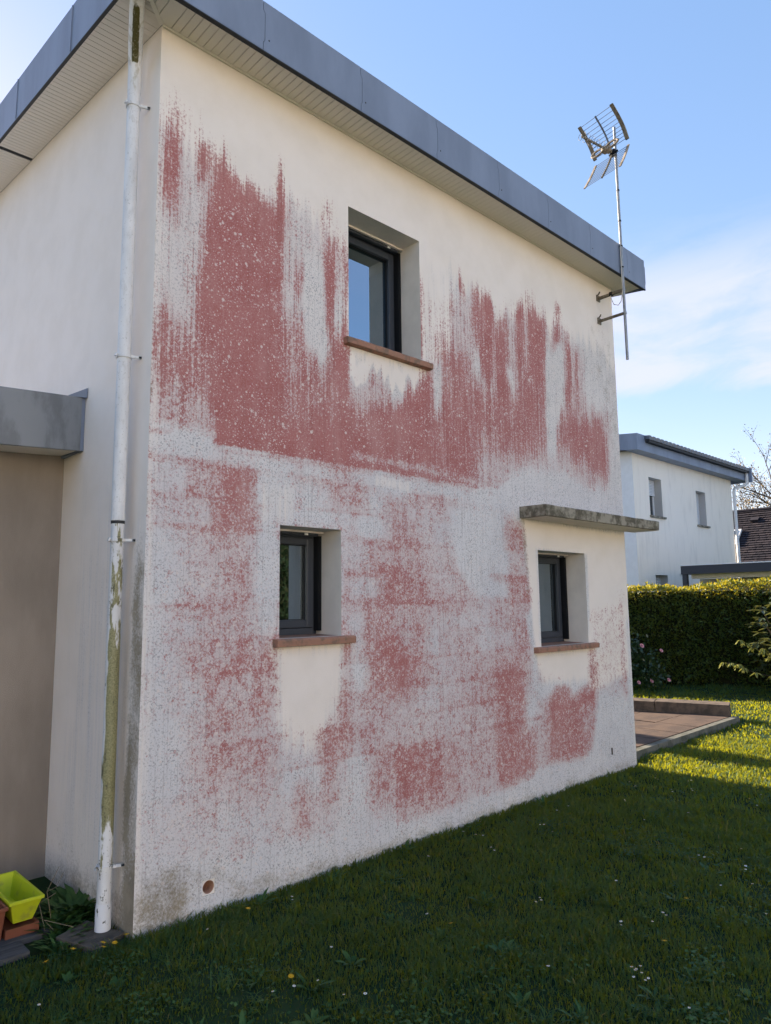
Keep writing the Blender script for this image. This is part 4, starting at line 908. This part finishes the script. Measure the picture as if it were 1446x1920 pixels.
for i, (x, y) in enumerate(((.595,-.17),(-.30,.04),(-.19,-.05),(-.12,-.02),(-.04,.0),(-.17,.02),(-.42,.0),(1.3,-1.15),(2.5,-1.9),(1.9,-2.05),(.35,-.95))):
    o = dd0 if i == 0 else copyobj(dd0); o.location = (x, y, 0); o.rotation_euler = (r_.uniform(-.3, .3), r_.uniform(-.3, .3), r_.uniform(0, 6))
    tag(o, 'yellow dandelion close to the foot of the stained wall' if i == 0 else ('yellow dandelion by the slab under the downpipe' if 0 < i < 7 else 'yellow dandelion in the shaded open lawn'), 'flower', None if i == 0 else ('dandelions by the slab' if i < 7 else 'dandelions in the open lawn'))
r_ = random.Random(9)
for i in range(80):
    while True:
        d = math.sqrt(r_.uniform(3.0**2, 7.5**2)); a = YAW+r_.uniform(-.45, .5); x, y = CAM.x+d*math.sin(a), CAM.y+d*math.cos(a)
        if y < -.12: break
    weed('lawn_weed', (x, y, 0), r_.randint(6, 14), r_.uniform(.04, .11), r_.uniform(.014, .036), 500+i, 'low broad leaved weed rosette in the shaded lawn', 'weed', r_.uniform(.4, .9), 'weed rosettes in the lawn')
for i, x in enumerate((.28, .75, 1.32, 2.0, 2.75, 3.7, 4.5)):
    weed('wall_weed', (x, -.05-.03*(i % 3), 0), 16, .09+.03*(i % 2), .022, 700+i, 'small weed growing at the foot of the stained wall', 'weed', 1.1, 'weeds at the foot of the stained wall')

# ------------------------------------------------------------------ patio and low wall
pat = empty('patio', (0, 0, 0)); tag(pat, kind='structure')
th0 = math.atan2(.28-.22, 8.7-6.2)*.9
def PR(u, v, z): return (5.66+u*math.cos(th0)-v*math.sin(th0), .165+u*math.sin(th0)+v*math.cos(th0), z)
ts_ = .58; rr = random.Random(4)
for i in range(6):
    for j in range(8):
        u0, v0 = .0+i*ts_, .10+j*ts_
        dz = rr.uniform(-.004, .004); q = MB(); a, b, c, d = u0+.008, u0+ts_-.008, v0+.008, v0+ts_-.008
        q.hexa([PR(a,c,.05),PR(b,c,.05),PR(b,d,.05),PR(a,d,.05),PR(a,c,.102+dz),PR(b,c,.102+dz),PR(b,d,.102+dz+.002),PR(a,d,.102+dz)]); q.build('paving_tile', M_TILE, pat)
q = MB(); q.hexa([PR(-.02,.06,.0),PR(6.1*ts_,.06,0),PR(6.1*ts_,8.2*ts_,0),PR(-.02,8.2*ts_,0),PR(-.02,.06,.085),PR(6.1*ts_,.06,.085),PR(6.1*ts_,8.2*ts_,.085),PR(-.02,8.2*ts_,.085)]); q.build('bedding', M_KERB, pat)
M_KG = mat('grey_kerb', (.17, .165, .14), .9, .12, col2=(.10, .10, .08), vscale=8, bump=.5, bscale=50)
for i in range(4):
    q = MB(); a, b = i*.9, (i+1)*.9-.008; q.hexa([PR(a,0,0),PR(b,0,0),PR(b,.092,0),PR(a,.092,0),PR(a,.008,.098),PR(b,.008,.098),PR(b,.092,.10),PR(a,.092,.10)]); q.build('kerb_stone', M_KG, pat)
lw_ = empty('garden_wall', (9.2, .42, 0), 'low dark brown kerb wall along the far side of the patio', 'wall')
wd_ = Vector((8.78-9.2, 1.62-.42, 0)).normalized(); wn_ = Vector((wd_.y, -wd_.x, 0))
for i in range(5):
    a = wd_*(i*1.05-.06); b = wd_*((i+1)*1.05-.07); t_ = wn_*.42 if i == 0 else wn_*.40
    q = MB(); q.hexa([a, a+t_, b+t_, b, a+Vector((0,0,.255)), a+t_+Vector((0,0,.25)), b+t_+Vector((0,0,.255)), b+Vector((0,0,.26))]); q.build('block', M_KERB, lw_, bevel=.008)

# ------------------------------------------------------------------ hedge and shrubs
def leaves(P, size, asp, seed, up_bias=.0, tint=None, nrm=None):
    r_ = np.random.default_rng(seed); n = len(P); d = r_.normal(size=(n, 3)); d[:, 2] += up_bias; d /= np.linalg.norm(d, axis=1)[:, None]
    a = r_.normal(size=(n, 3)); s_ = np.cross(d, a); s_ /= np.linalg.norm(s_, axis=1)[:, None]; nn = np.cross(d, s_)
    L = (size*r_.uniform(.6, 1.3, n))[:, None]; W = L*asp
    v = np.stack([P, P+d*L*.5+s_*W*.5+nn*W*.12, P+d*L, P+d*L*.5-s_*W*.5+nn*W*.12], 1); f = np.arange(n*4).reshape(n, 4)
    t_ = r_.random(n) if tint is None else tint
    return v.reshape(-1, 3), f, np.repeat(t_, 4)
hA = np.array([12.9, 3.75]); hu = np.array([.436, -.9]); hn = np.array([.9, .436]); h0, h1, HT = -6.0, 7.0, 2.05
hedge = empty('hedge', (hA[0], hA[1], 0), 'tall clipped green hedge behind the lawn with sunlit yellow top', 'hedge')
def hp(s_, d, z): return np.stack([hu[0]*s_+hn[0]*d, hu[1]*s_+hn[1]*d, z], -1)
def htop(s_): return HT+.09*np.clip(s_/4, 0, 1)+.13*vnoise(s_*1.3, 0*s_, 61)+.10*vnoise(s_*4, 0*s_, 62)
r_ = np.random.default_rng(31); n = 46000
s_ = r_.uniform(h0, h1, n); z = r_.uniform(.0, 1, n)*htop(s_); d = .24*vnoise(s_*1.6, z*1.6, 63)+.20*vnoise(s_*4.5, z*4.5, 64)+np.abs(r_.normal(0, .05, n))-.02+.06*np.clip((.35-z)/.35, 0, 1)
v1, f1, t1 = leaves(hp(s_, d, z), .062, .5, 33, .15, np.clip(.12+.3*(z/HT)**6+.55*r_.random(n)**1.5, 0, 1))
n2 = 15000; s2 = r_.uniform(h0, h1, n2); d2 = r_.uniform(-.05, 1.15, n2); z2 = htop(s2)+.05*vnoise(s2*9, d2*9, 65)+r_.normal(0, .025, n2)
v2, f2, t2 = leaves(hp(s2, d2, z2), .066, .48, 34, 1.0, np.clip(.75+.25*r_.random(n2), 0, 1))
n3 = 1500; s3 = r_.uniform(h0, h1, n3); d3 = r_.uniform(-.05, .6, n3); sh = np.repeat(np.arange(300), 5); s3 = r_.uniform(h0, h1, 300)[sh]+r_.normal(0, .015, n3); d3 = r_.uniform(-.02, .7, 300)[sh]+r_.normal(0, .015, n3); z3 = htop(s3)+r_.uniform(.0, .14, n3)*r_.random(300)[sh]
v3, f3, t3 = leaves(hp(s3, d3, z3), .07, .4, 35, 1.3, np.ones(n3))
n4 = 9000; s4 = r_.uniform(h0, h1, n4); d4 = r_.uniform(1.05, 1.2, n4); z4 = r_.uniform(.1, 1, n4)*htop(s4); v4, f4, t4 = leaves(hp(s4, d4, z4), .08, .55, 36)
vv = np.concatenate([v1, v2, v3, v4]); ff = np.concatenate([f1, f2+len(v1), f3+len(v1)+len(v2), f4+len(v1)+len(v2)+len(v3)]); tt = np.concatenate([t1, t2, t3, t4])
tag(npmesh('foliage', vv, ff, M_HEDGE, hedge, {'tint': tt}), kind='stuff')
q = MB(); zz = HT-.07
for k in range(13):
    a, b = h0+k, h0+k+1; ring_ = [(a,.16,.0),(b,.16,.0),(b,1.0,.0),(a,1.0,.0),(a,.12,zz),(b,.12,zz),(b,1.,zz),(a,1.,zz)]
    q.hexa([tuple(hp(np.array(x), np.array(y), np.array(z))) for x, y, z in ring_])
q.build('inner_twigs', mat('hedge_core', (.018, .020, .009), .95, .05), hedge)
q = MB()
for k in range(26):
    s0 = h0+.25+k*.5; q.tube([tuple(hp(np.array(s0), np.array(.35), np.array(0.))), tuple(hp(np.array(s0+.1*math.sin(k)), np.array(.4), np.array(.5)))], [.03, .015], 6)
q.build('stems', M_BARK, hedge)
# camellia with pink flowers, in front of the hedge at the house corner
cam_ = empty('camellia', (11.95, 3.55, 0), 'dark glossy camellia bush with a few pink flowers in front of the hedge', 'shrub')
r_ = np.random.default_rng(41); n = 2600; ph = r_.uniform(0, 6.28, n); ct = r_.uniform(-.1, 1, n); rad = (.62+.1*r_.normal(size=n))*(r_.uniform(.55, 1, n)**.33)
hl = np.array([.436, -.9, 0]); 
P = np.stack([rad*np.sqrt(1-ct*ct)*np.cos(ph)*1.2, rad*np.sqrt(1-ct*ct)*np.sin(ph), .12+rad*np.abs(ct)*1.45], -1)
P = P[:, 0:1]*hl+P[:, 1:2]*np.array([.9, .436, 0])*.55+np.array([0, 0, 1])*P[:, 2:3]
v, f, t_ = leaves(P, .085, .55, 42, .2); npmesh('foliage', v, f, M_CAM, cam_, {'tint': t_})
q = MB(); [q.tube([(0,0,0),(.1*math.cos(a),.1*math.sin(a),.3),(.25*math.cos(a),.25*math.sin(a),.7)], [.02,.014,.006], 6) for a in (0, 1.3, 2.5, 3.9, 5.1)]; q.build('stem', M_BARK, cam_)
def bloom(loc, r0, parent):
    q = MB()
    for k, (nr, rr_, el) in enumerate(((7, 1., .25), (6, .75, .7), (4, .5, 1.1))):
        for i in range(nr):
            a = 2*math.pi*(i+.5*(k % 2))/nr; d = Vector((math.cos(a)*math.cos(el), math.sin(a)*math.cos(el), math.sin(el))); s_ = Vector((-math.sin(a), math.cos(a), 0)); c = Vector((0, 0, 0)); R_ = r0*rr_
            q.add([c, c+d*R_*.6-s_*R_*.45, c+d*R_, c+d*R_*.6+s_*R_*.45], [(0,1,2,3)])
    o = q.build('flower', M_PETP, parent); o.location = loc; o.rotation_euler = (.9, -.6, 0); return o

def pt(px, py, D):      # world point seen at a photo position at depth D (used only to measure where plants stand)
    d = fw+r2*((px-723)/1324.84)-u2*((py-960)/1324.84); return CAM+d*D
for px, py, D in ((1203.5,1211,14.1),(1254,1275,14.1),(1198,1280,14.0),(1222,1277,14.1),(1240,1220,14.1)):
    bloom(pt(px, py, D)-cam_.location, .055 if py < 1240 and px < 1210 else .045, cam_)
# rhododendron at the right edge
rho = empty('rhododendron', (13.2, .55, 0), 'rhododendron with long leaves and pale drooping new shoots at the right edge', 'shrub')
RL = rho.location; r_ = np.random.default_rng(51); V = []; F = []; T_ = []; o_ = 0
def whorl(c, n, L, W, seed, droop, up_):
    global o_, V, F, T_
    rw = np.random.default_rng(seed)
    for i in range(n):
        a = rw.uniform(0, 6.28); l = L*rw.uniform(.7, 1.15); d = np.array([math.cos(a), math.sin(a), rw.uniform(-.3, .35)-droop]); d /= np.linalg.norm(d); s_ = np.cross(d, [0, 0, 1.]); s_ /= np.linalg.norm(s_)+1e-9; nn = np.cross(s_, d); w_ = W*rw.uniform(.8, 1.2); t_ = rw.random()
        vs_ = [c, c+d*l*.35+s_*w_*.5+nn*.01, c+d*l*.75+s_*w_*.42, c+d*l+np.array([0,0,-.02]), c+d*l*.75-s_*w_*.42, c+d*l*.35-s_*w_*.5+nn*.01]
        V += vs_; F += [(o_, o_+1, o_+2, o_+3), (o_, o_+3, o_+4, o_+5)]; T_ += [t_]*6; o_ += 6
tips = []
for i in range(150):
    while True:
        p_ = r_.uniform([-1.0, -.75, .25], [.95, .9, 2.1])
        if (p_[0]/1.0)**2+(p_[1]/.85)**2+((p_[2]-1.1)/1.05)**2 < 1: break
    tips.append(p_); whorl(p_, 7, .17, .055, 600+i, .1, 0)
npmesh('foliage', np.array(V), np.array(F), M_RHO, rho, {'tint': np.array(T_)})
q = MB()
for p_ in tips[::3]: q.tube([(0, 0, 0), tuple(p_*[.35, .35, .45]), tuple(p_)], [.022, .012, .005], 5)
q.build('stem', M_BARK, rho)
q = MB()
SH = [[(1446,1268),(1418,1262),(1395,1253),(1386,1246),(1372,1244),(1357,1243)], [(1446,1232),(1430,1222),(1412,1215),(1398,1206),(1387,1201)], [(1446,1225),(1432,1217)]]
for br in SH:
    ps = [np.array(pt(x, y, 12.9))-np.array(RL) for x, y in br]; q = MB(); q.tube([tuple(p_) for p_ in ps], .006, 5); bo = q.build('branch', M_BARK, rho)
    for p_ in ps:
        V = []; F = []; T_ = []; o_ = 0; whorl(p_+np.array([0, 0, .01]), 8, .13, .035, int(abs(p_[0])*1e4) % 9999, .75, 0); npmesh('new_shoot', np.array(V), np.array(F), M_NEWL, bo, {'tint': np.array(T_)})

# unseen columnar conifer added behind the house to cast a lawn shadow stripe
cy = empty('added_cypress', (6.72, 5.6, 0), 'unseen narrow cypress added behind the house for its shadow stripe', 'tree')
q = MB(); q.tube([(0,0,0),(0,0,2.5),(0,0,4.2)], [.06, .04, .01], 8); q.build('trunk', M_BARK, cy)
r_ = np.random.default_rng(71); n = 9000; z = r_.uniform(.15, 4.3, n); rad = .30*np.minimum(1, (4.35-z)/1.1)*np.sqrt(r_.random(n)); a = r_.uniform(0, 6.28, n)
v, f, t_ = leaves(np.stack([rad*np.cos(a), rad*np.sin(a), z], -1), .10, .35, 72, 1.6); npmesh('crown', v, f, M_CYP, cy, {'tint': t_})

# ------------------------------------------------------------------ neighbouring white house
nb_ = empty('neighbour_house', (17.5, 5.83, 0), 'white rendered house with grey metal roof beyond the hedge', 'house')
NL, NZ = 7.45, 6.15
NW = [(.97, 1.80, 4.33, 5.50), (4.33, 5.08, 4.27, 5.42), (1.06, 1.86, 1.45, 2.55)]
nx = sorted({0, NL}|{a for r in NW for a in r[:2]}); nz = sorted({0, NZ}|{a for r in NW for a in r[2:]})
q = MB()
for a, b in zip(nx[:-1], nx[1:]):
    for c, d in zip(nz[:-1], nz[1:]):
        if any(a >= r[0] and b <= r[1] and c >= r[2] and d <= r[3] for r in NW): continue
        q.add([(a,0,c),(b,0,c),(b,0,d),(a,0,d)], [(0,1,2,3)])
q.build('front_wall', M_NWALL, nb_)
q = MB(); q.add([(0,0,0),(0,0,NZ),(0,8,NZ+.9),(0,8,0)], [(0,1,2,3)]); q.add([(NL,0,0),(NL,8,0),(NL,8,NZ+.9),(NL,0,NZ)], [(0,1,2,3)]); q.add([(0,8,0),(0,8,NZ+.9),(NL,8,NZ+.9),(NL,8,0)], [(0,1,2,3)]); q.build('side_wall', M_NWHITE, nb_)
M_NREV = mat('reveal_render', (.50, .48, .46), .9, .1)
for i, (a, b, c, d) in enumerate(NW):
    q = MB(); D = .28
    for vs_ in ([(a,0,c),(a,D,c),(a,D,d),(a,0,d)], [(b,0,c),(b,0,d),(b,D,d),(b,D,c)], [(a,0,d),(a,D,d),(b,D,d),(b,0,d)], [(a,0,c),(b,0,c),(b,D,c),(a,D,c)]): q.add(vs_, [(0,1,2,3)])
    q.build('window_reveal', M_NREV, nb_)
    q = MB(); ring(q, a+.001, b-.001, c+.001, d-.001, .06, D-.02, D+.04); q.box((a+b)/2-.03, (a+b)/2+.03, D-.02, D+.04, c+.06, d-.06); wn = q.build('window', M_WINW, nb_)
    q = MB(); q.add([(a+.05,D+.01,c+.05),(b-.05,D+.01,c+.05),(b-.05,D+.01,d-.05),(a+.05,D+.01,d-.05)], [(0,1,2,3)]); q.build('pane', mat('dark_glass', (.03, .04, .05), .1, .8) if i == 0 else bpy.data.materials['dark_glass'], wn)
    sh_ = (.42, 1.0, .25)[i]; zt = d-(d-c)*sh_; q = MB(); k = 0; z = d-.02
    while z > zt: q.box(a+.01, b-.01, D-.06, D-.04, z-.042, z-.006); z -= .048
    q.build('shutter', M_WINW, wn)
    q = MB(); q.box(a-.05, b+.12, -.06, .02, c-.06, c-.001); q.build('window_sill', M_CONC if i < 2 else M_CLEAN, nb_)
q = MB(); ov = .35
q.hexa([(-ov,-ov,NZ-.04),(NL+.55,-ov,NZ-.04),(NL+.55,-.0,NZ-.04),(-ov,.0,NZ-.04),(-ov,-ov,NZ+.36),(NL+.55,-ov,NZ+.36),(NL+.55,0,NZ+.36),(-ov,0,NZ+.36)]); q.build('fascia', M_ZINC, nb_)
q = MB(); q.box(.15, NL+.53, -ov-.12, -ov-.004, NZ+.22, NZ+.245); q.box(.15, NL+.53, -ov-.13, -ov-.11, NZ+.22, NZ+.30); q.build('gutter', M_DARK, nb_)
q = MB(); q.box(NL+.56, NL+.62, -ov-.2, 8, NZ-.1, NZ+.42); q.build('fascia', M_ZINC, nb_)
for k in range(30):
    xk = .1+k*(NL+.5)/30; q = MB(); q.hexa([(xk,-ov-.16,NZ+.29),(xk+.19,-ov-.16,NZ+.29),(xk+.19,8.2,NZ+1.25),(xk,8.2,NZ+1.25),(xk+.03,-ov-.16,NZ+.41),(xk+.16,-ov-.16,NZ+.41),(xk+.16,8.2,NZ+1.33),(xk+.03,8.2,NZ+1.33)]); q.build('roof_sheet', M_ROOF, nb_)
q = MB(); q.hexa([(-ov,-ov,NZ+.3),(NL+.6,-ov,NZ+.3),(NL+.6,8.2,NZ+1.27),(-ov,8.2,NZ+1.27),(-ov,-ov,NZ+.33),(NL+.6,-ov,NZ+.33),(NL+.6,8.2,NZ+1.3),(-ov,8.2,NZ+1.3)]); q.build('roof', M_ROOF, nb_)
q = MB(); q.hexa([(-ov-.02,-ov-.02,NZ-.06),(-ov+.0,-ov-.02,NZ-.06),(-ov,8.2,NZ+.85),(-ov-.02,8.2,NZ+.85),(-ov-.02,-ov-.02,NZ+.42),(-ov,-ov-.02,NZ+.42),(-ov,8.2,NZ+1.38),(-ov-.02,8.2,NZ+1.38)]); q.build('fascia', M_ZINC, nb_)
q = MB(); q.box(-ov, .16, -ov-.014, -ov-.003, NZ-.05, NZ+.43); q.build('fascia', M_ZINC, nb_)
q = MB(); q.tube([(NL+.45,-ov-.06,NZ+.22),(NL+.45,-ov-.06,NZ-.12),(NL+.40,-ov+.02,NZ-.22),(NL+.12,-.08,NZ-.33),(NL+.06,-.07,NZ-.45),(NL+.06,-.07,0)], .055, 10); q.build('downpipe', M_WHITE, nb_, smooth=True)
q = MB(); q.tube([(2.78,-.02,2.63),(2.78,-.09,2.6),(2.85,-.1,2.62)], .03, 8); q.build('wall_lamp', M_WHITE, nb_)

# ------------------------------------------------------------------ carport
cp = empty('carport', (17.15, 4.35, 0), 'dark flat carport with pale inner beam behind the hedge', 'carport')
q = MB(); q.box(-.08, .08, -9, .06, 2.48, 2.70); q.box(.08, 5, -.02, .06, 2.48, 2.70); q.build('beam', M_CARP, cp)
for yy in (-.02, -5.5):
    q = MB(); q.box(-.06, .06, yy-.06, yy+.06, 0, 2.478); q.build('post', M_CARP, cp)
q = MB(); q.box(-.09, 5, -9, .07, 2.703, 2.73); q.build('roof', M_NWHITE, cp)
q = MB(); q.box(.30, .42, -9, -.05, 2.36, 2.50); q.build('inner_beam', M_WHITE, cp)
q = MB(); q.box(1.8, 1.9, -9, -1.6, 2.2, 2.66); q.build('rear_beam', M_BLACK, cp)
gw = MB(); gw.box(0, .18, -1.7, .95, 0, 2.38); o = gw.build('garden_wall', M_BEIGE); o.location = (18.6, 3.6, 0); tag(o, 'beige rendered wall under the carport', 'wall')

# unseen white houses added behind the camera to bounce sunlight onto the front wall
M_OPP = mat('added_house_render', (.82, .79, .74), .9, .15, var=.04, vscale=1.5)
def opposite(x0, W, H, lab, roofm):
    o = empty('added_white_house', (x0, -18.5, 0), lab, 'house'); D = -8.; op = [(1.2, 2.3, 1.0, 2.2), (W/2-.5, W/2+.5, 0.02, 2.15), (W-2.6, W-1.3, 1.0, 2.2), (1.4, 2.3, 3.6, 4.8), (W-2.4, W-1.4, 3.6, 4.8)]
    gx = sorted({0, W}|{a for r in op for a in r[:2]}); gz_ = sorted({0, H}|{a for r in op for a in r[2:]}); q = MB()
    for a, b in zip(gx[:-1], gx[1:]):
        for c, d in zip(gz_[:-1], gz_[1:]):
            if not any(a >= r[0] and b <= r[1] and c >= r[2] and d <= r[3] for r in op): q.add([(a,0,c),(a,0,d),(b,0,d),(b,0,c)], [(0,1,2,3)])
    q.add([(0,0,0),(0,D,0),(0,D,H),(0,0,H)], [(0,1,2,3)]); q.add([(W,0,0),(W,0,H),(W,D,H),(W,D,0)], [(0,1,2,3)]); q.add([(0,D,0),(W,D,0),(W,D,H),(0,D,H)], [(0,1,2,3)]); q.build('wall', M_OPP, o)
    for i, (a, b, c, d) in enumerate(op):
        q = MB(); ring(q, a, b, c, d, .06, -.16, -.08); wn = q.build('door' if i == 1 else 'window', M_WINW, o)
        q = MB(); q.add([(a+.05,-.12,c+.05),(a+.05,-.12,d-.05),(b-.05,-.12,d-.05),(b-.05,-.12,c+.05)], [(0,1,2,3)]); q.build('pane', M_DGL, wn)
    q = MB(); e = .3; q.hexa([(-e,e,H),(W+e,e,H),(W+e,D-e,H),(-e,D-e,H),(-e,e,H+.15),(W+e,e,H+.15),(W+e,D-e,H+1.2),(-e,D-e,H+1.2)]); q.build('roof', roofm, o)
M_DGL = mat('dark_pane', (.03, .04, .05), .1, .8)
opposite(-18.0, 11.5, 6.3, 'unseen white house added as sunlight bounce, leftmost of the row', M_ROOF)
opposite(-4.5, 11.0, 6.0, 'unseen white house added as sunlight bounce, opposite the stained wall', M_ROOF)
opposite(9.5, 11.5, 6.3, 'unseen white house added as sunlight bounce behind the boundary hedge', M_SLATE)
oh = empty('boundary_hedge', (17, -13, 0), 'tall dark conifer hedge on the far side of the lawn behind the photographer', 'hedge')
r_ = np.random.default_rng(81); n = 26000; X_ = r_.uniform(-10, 11, n); hh = 5.4+2.4*(vnoise(X_*.45, 0*X_, 82)+.3)
v, f, t_ = leaves(np.stack([X_, np.abs(r_.normal(0, .35, n))*-1+.3*vnoise(X_*2, X_*0, 83), r_.uniform(0, 1, n)*hh], -1), .18, .45, 84, .8); tag(npmesh('foliage', v, f, M_DKH, oh, {'tint': t_}), kind='stuff')
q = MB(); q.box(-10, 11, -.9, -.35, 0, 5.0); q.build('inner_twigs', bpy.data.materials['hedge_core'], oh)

# ------------------------------------------------------------------ slate house and bare tree
sh = empty('slate_roofed_house', (37.84, 10.41, 0), 'house with dark slate roof and a skylight beyond the white house', 'house')
RX, RZ, EX, EZ = 0, 6.45, -4.6, 2.2
q = MB(); q.add([(EX+.4,-16,0),(EX+.4,8,0),(EX+.4,8,EZ+.4),(EX+.4,-16,EZ+.4)], [(3,2,1,0)]); q.add([(EX+.4,8,0),(5,8,0),(5,8,EZ),(0,8,RZ-.1),(EX+.4,8,EZ+.3)], [(4,3,2,1,0)]); q.build('wall', M_NWALL, sh)
q = MB(); q.add([(RX,-16,RZ),(RX,8.3,RZ),(5.2,8.3,EZ),(5.2,-16,EZ)], [(0,1,2,3)]); q.add([(EX,-16,EZ-.06),(EX,8.3,EZ-.06),(RX,8.3,RZ-.06),(RX,-16,RZ-.06)], [(3,2,1,0)]); q.build('roof', M_SLATE, sh)
# slate courses as real laps, joined in one part
q = MB(); nc = 34; rr = random.Random(8)
for i in range(nc):
    a = i/nc; b = (i+1)/nc; xa = EX+(RX-EX)*a; xb = EX+(RX-EX)*(b+.01); za = EZ+(RZ-EZ)*a; zb = EZ+(RZ-EZ)*b
    y = -9.0
    while y < 8.3:
        wd_ = .32*rr.uniform(.9, 1.1); j = rr.uniform(0, .02); q.add([(xa,y+.006,za+.035+j),(xa,y+wd_-.006,za+.035+j),(xb,y+wd_-.006,zb+.012),(xb,y+.006,zb+.012)], [(3,2,1,0)], rr.choice((0, 0, 1))); y += wd_
tag(q.build('slates', [M_SLATE, mat('slate_brown', (.045, .036, .041), .75, .2)], sh), kind='stuff')
q = MB(); q.tube([(RX,-16,RZ+.02),(RX,8.3,RZ+.02)], .09, 8); q.build('ridge', M_SLATE, sh)
def onroof(x, y, h): t_ = (x-EX)/(RX-EX); return (x-h*.68, y, EZ+(RZ-EZ)*t_+h*.74)
q = MB(); xa, xb, ya, yb2 = -2.15, -1.25, -.75, .0
q.hexa([onroof(xa,ya,.02),onroof(xa,yb2,.02),onroof(xb,yb2,.02),onroof(xb,ya,.02),onroof(xa,ya,.14),onroof(xa,yb2,.14),onroof(xb,yb2,.14),onroof(xb,ya,.14)]); sk = q.build('skylight', M_WHITE, sh)
q = MB(); q.hexa([onroof(xa+.1,ya+.1,.10),onroof(xa+.1,yb2-.1,.10),onroof(xb-.1,yb2-.1,.10),onroof(xb-.1,ya+.1,.10),onroof(xa+.1,ya+.1,.16),onroof(xa+.1,yb2-.1,.16),onroof(xb-.1,yb2-.1,.16),onroof(xb-.1,ya+.1,.16)]); q.build('pane', bpy.data.materials['dark_glass'], sk)
for yv in (-1.4, 0.2):
    q = MB(); q.hexa([onroof(-.75,yv,.03),onroof(-.75,yv+.4,.03),onroof(-.5,yv+.4,.03),onroof(-.5,yv,.03),onroof(-.75,yv,.14),onroof(-.75,yv+.4,.14),onroof(-.5,yv+.4,.06),onroof(-.5,yv,.06)]); q.build('roof_vent', M_SLATE, sh)
# bare tree
bt_ = empty('bare_tree', (48.5, 8.5, 0), 'nearly leafless tree behind the dark slate roof', 'tree')
r_ = random.Random(17); tw = MB(); tk = MB(); buds = []
def limb(p_, d, L, r0, lev):
    n = 5; pts = [p_]; q_ = p_.copy(); dd = d.copy()
    for i in range(n):
        dd = (dd+Vector((r_.uniform(-1, 1), r_.uniform(-1, 1), r_.uniform(-.5, .7)))*.2).normalized(); q_ = q_+dd*L/n; pts.append(q_.copy())
    (tk if lev < 2 else tw).tube(pts, [r0*(1-.6*i/n) for i in range(n+1)], 7 if lev < 2 else 4)
    if lev >= 3: buds.extend(pts[2:])
    if lev < 4:
        for k in range((5, 5, 5, 4)[lev]):
            i = r_.randint(1, n); s_ = Vector((r_.uniform(-1, 1), r_.uniform(-1, 1), r_.uniform(-.2, .9))).normalized(); limb(pts[i], (dd*.65+s_*.8).normalized(), L*r_.uniform(.5, .68), r0*.45, lev+1)
limb(Vector((0, 0, 0)), Vector((0, 0, 1)), 5.2, .28, 0)
for dv, zz in ((Vector((-.3, .85, .35)), 4.2), (Vector((-.2, .6, .65)), 5.0), (Vector((.2, .9, .15)), 4.6)): limb(Vector((0, .1, zz)), dv.normalized(), 4.6, .13, 1)
tk.build('trunk', M_BARK, bt_); tag(tw.build('twigs', M_BARK, bt_), kind='stuff')
bp = np.array([tuple(b) for b in buds]); bp = np.repeat(bp, 2, 0)+RNG.normal(0, .12, (len(bp)*2, 3))
v, f, t_ = leaves(bp, .13, .5, 91, .3); tag(npmesh('buds', v, f, M_BUD, bt_, {'tint': t_}), kind='stuff')
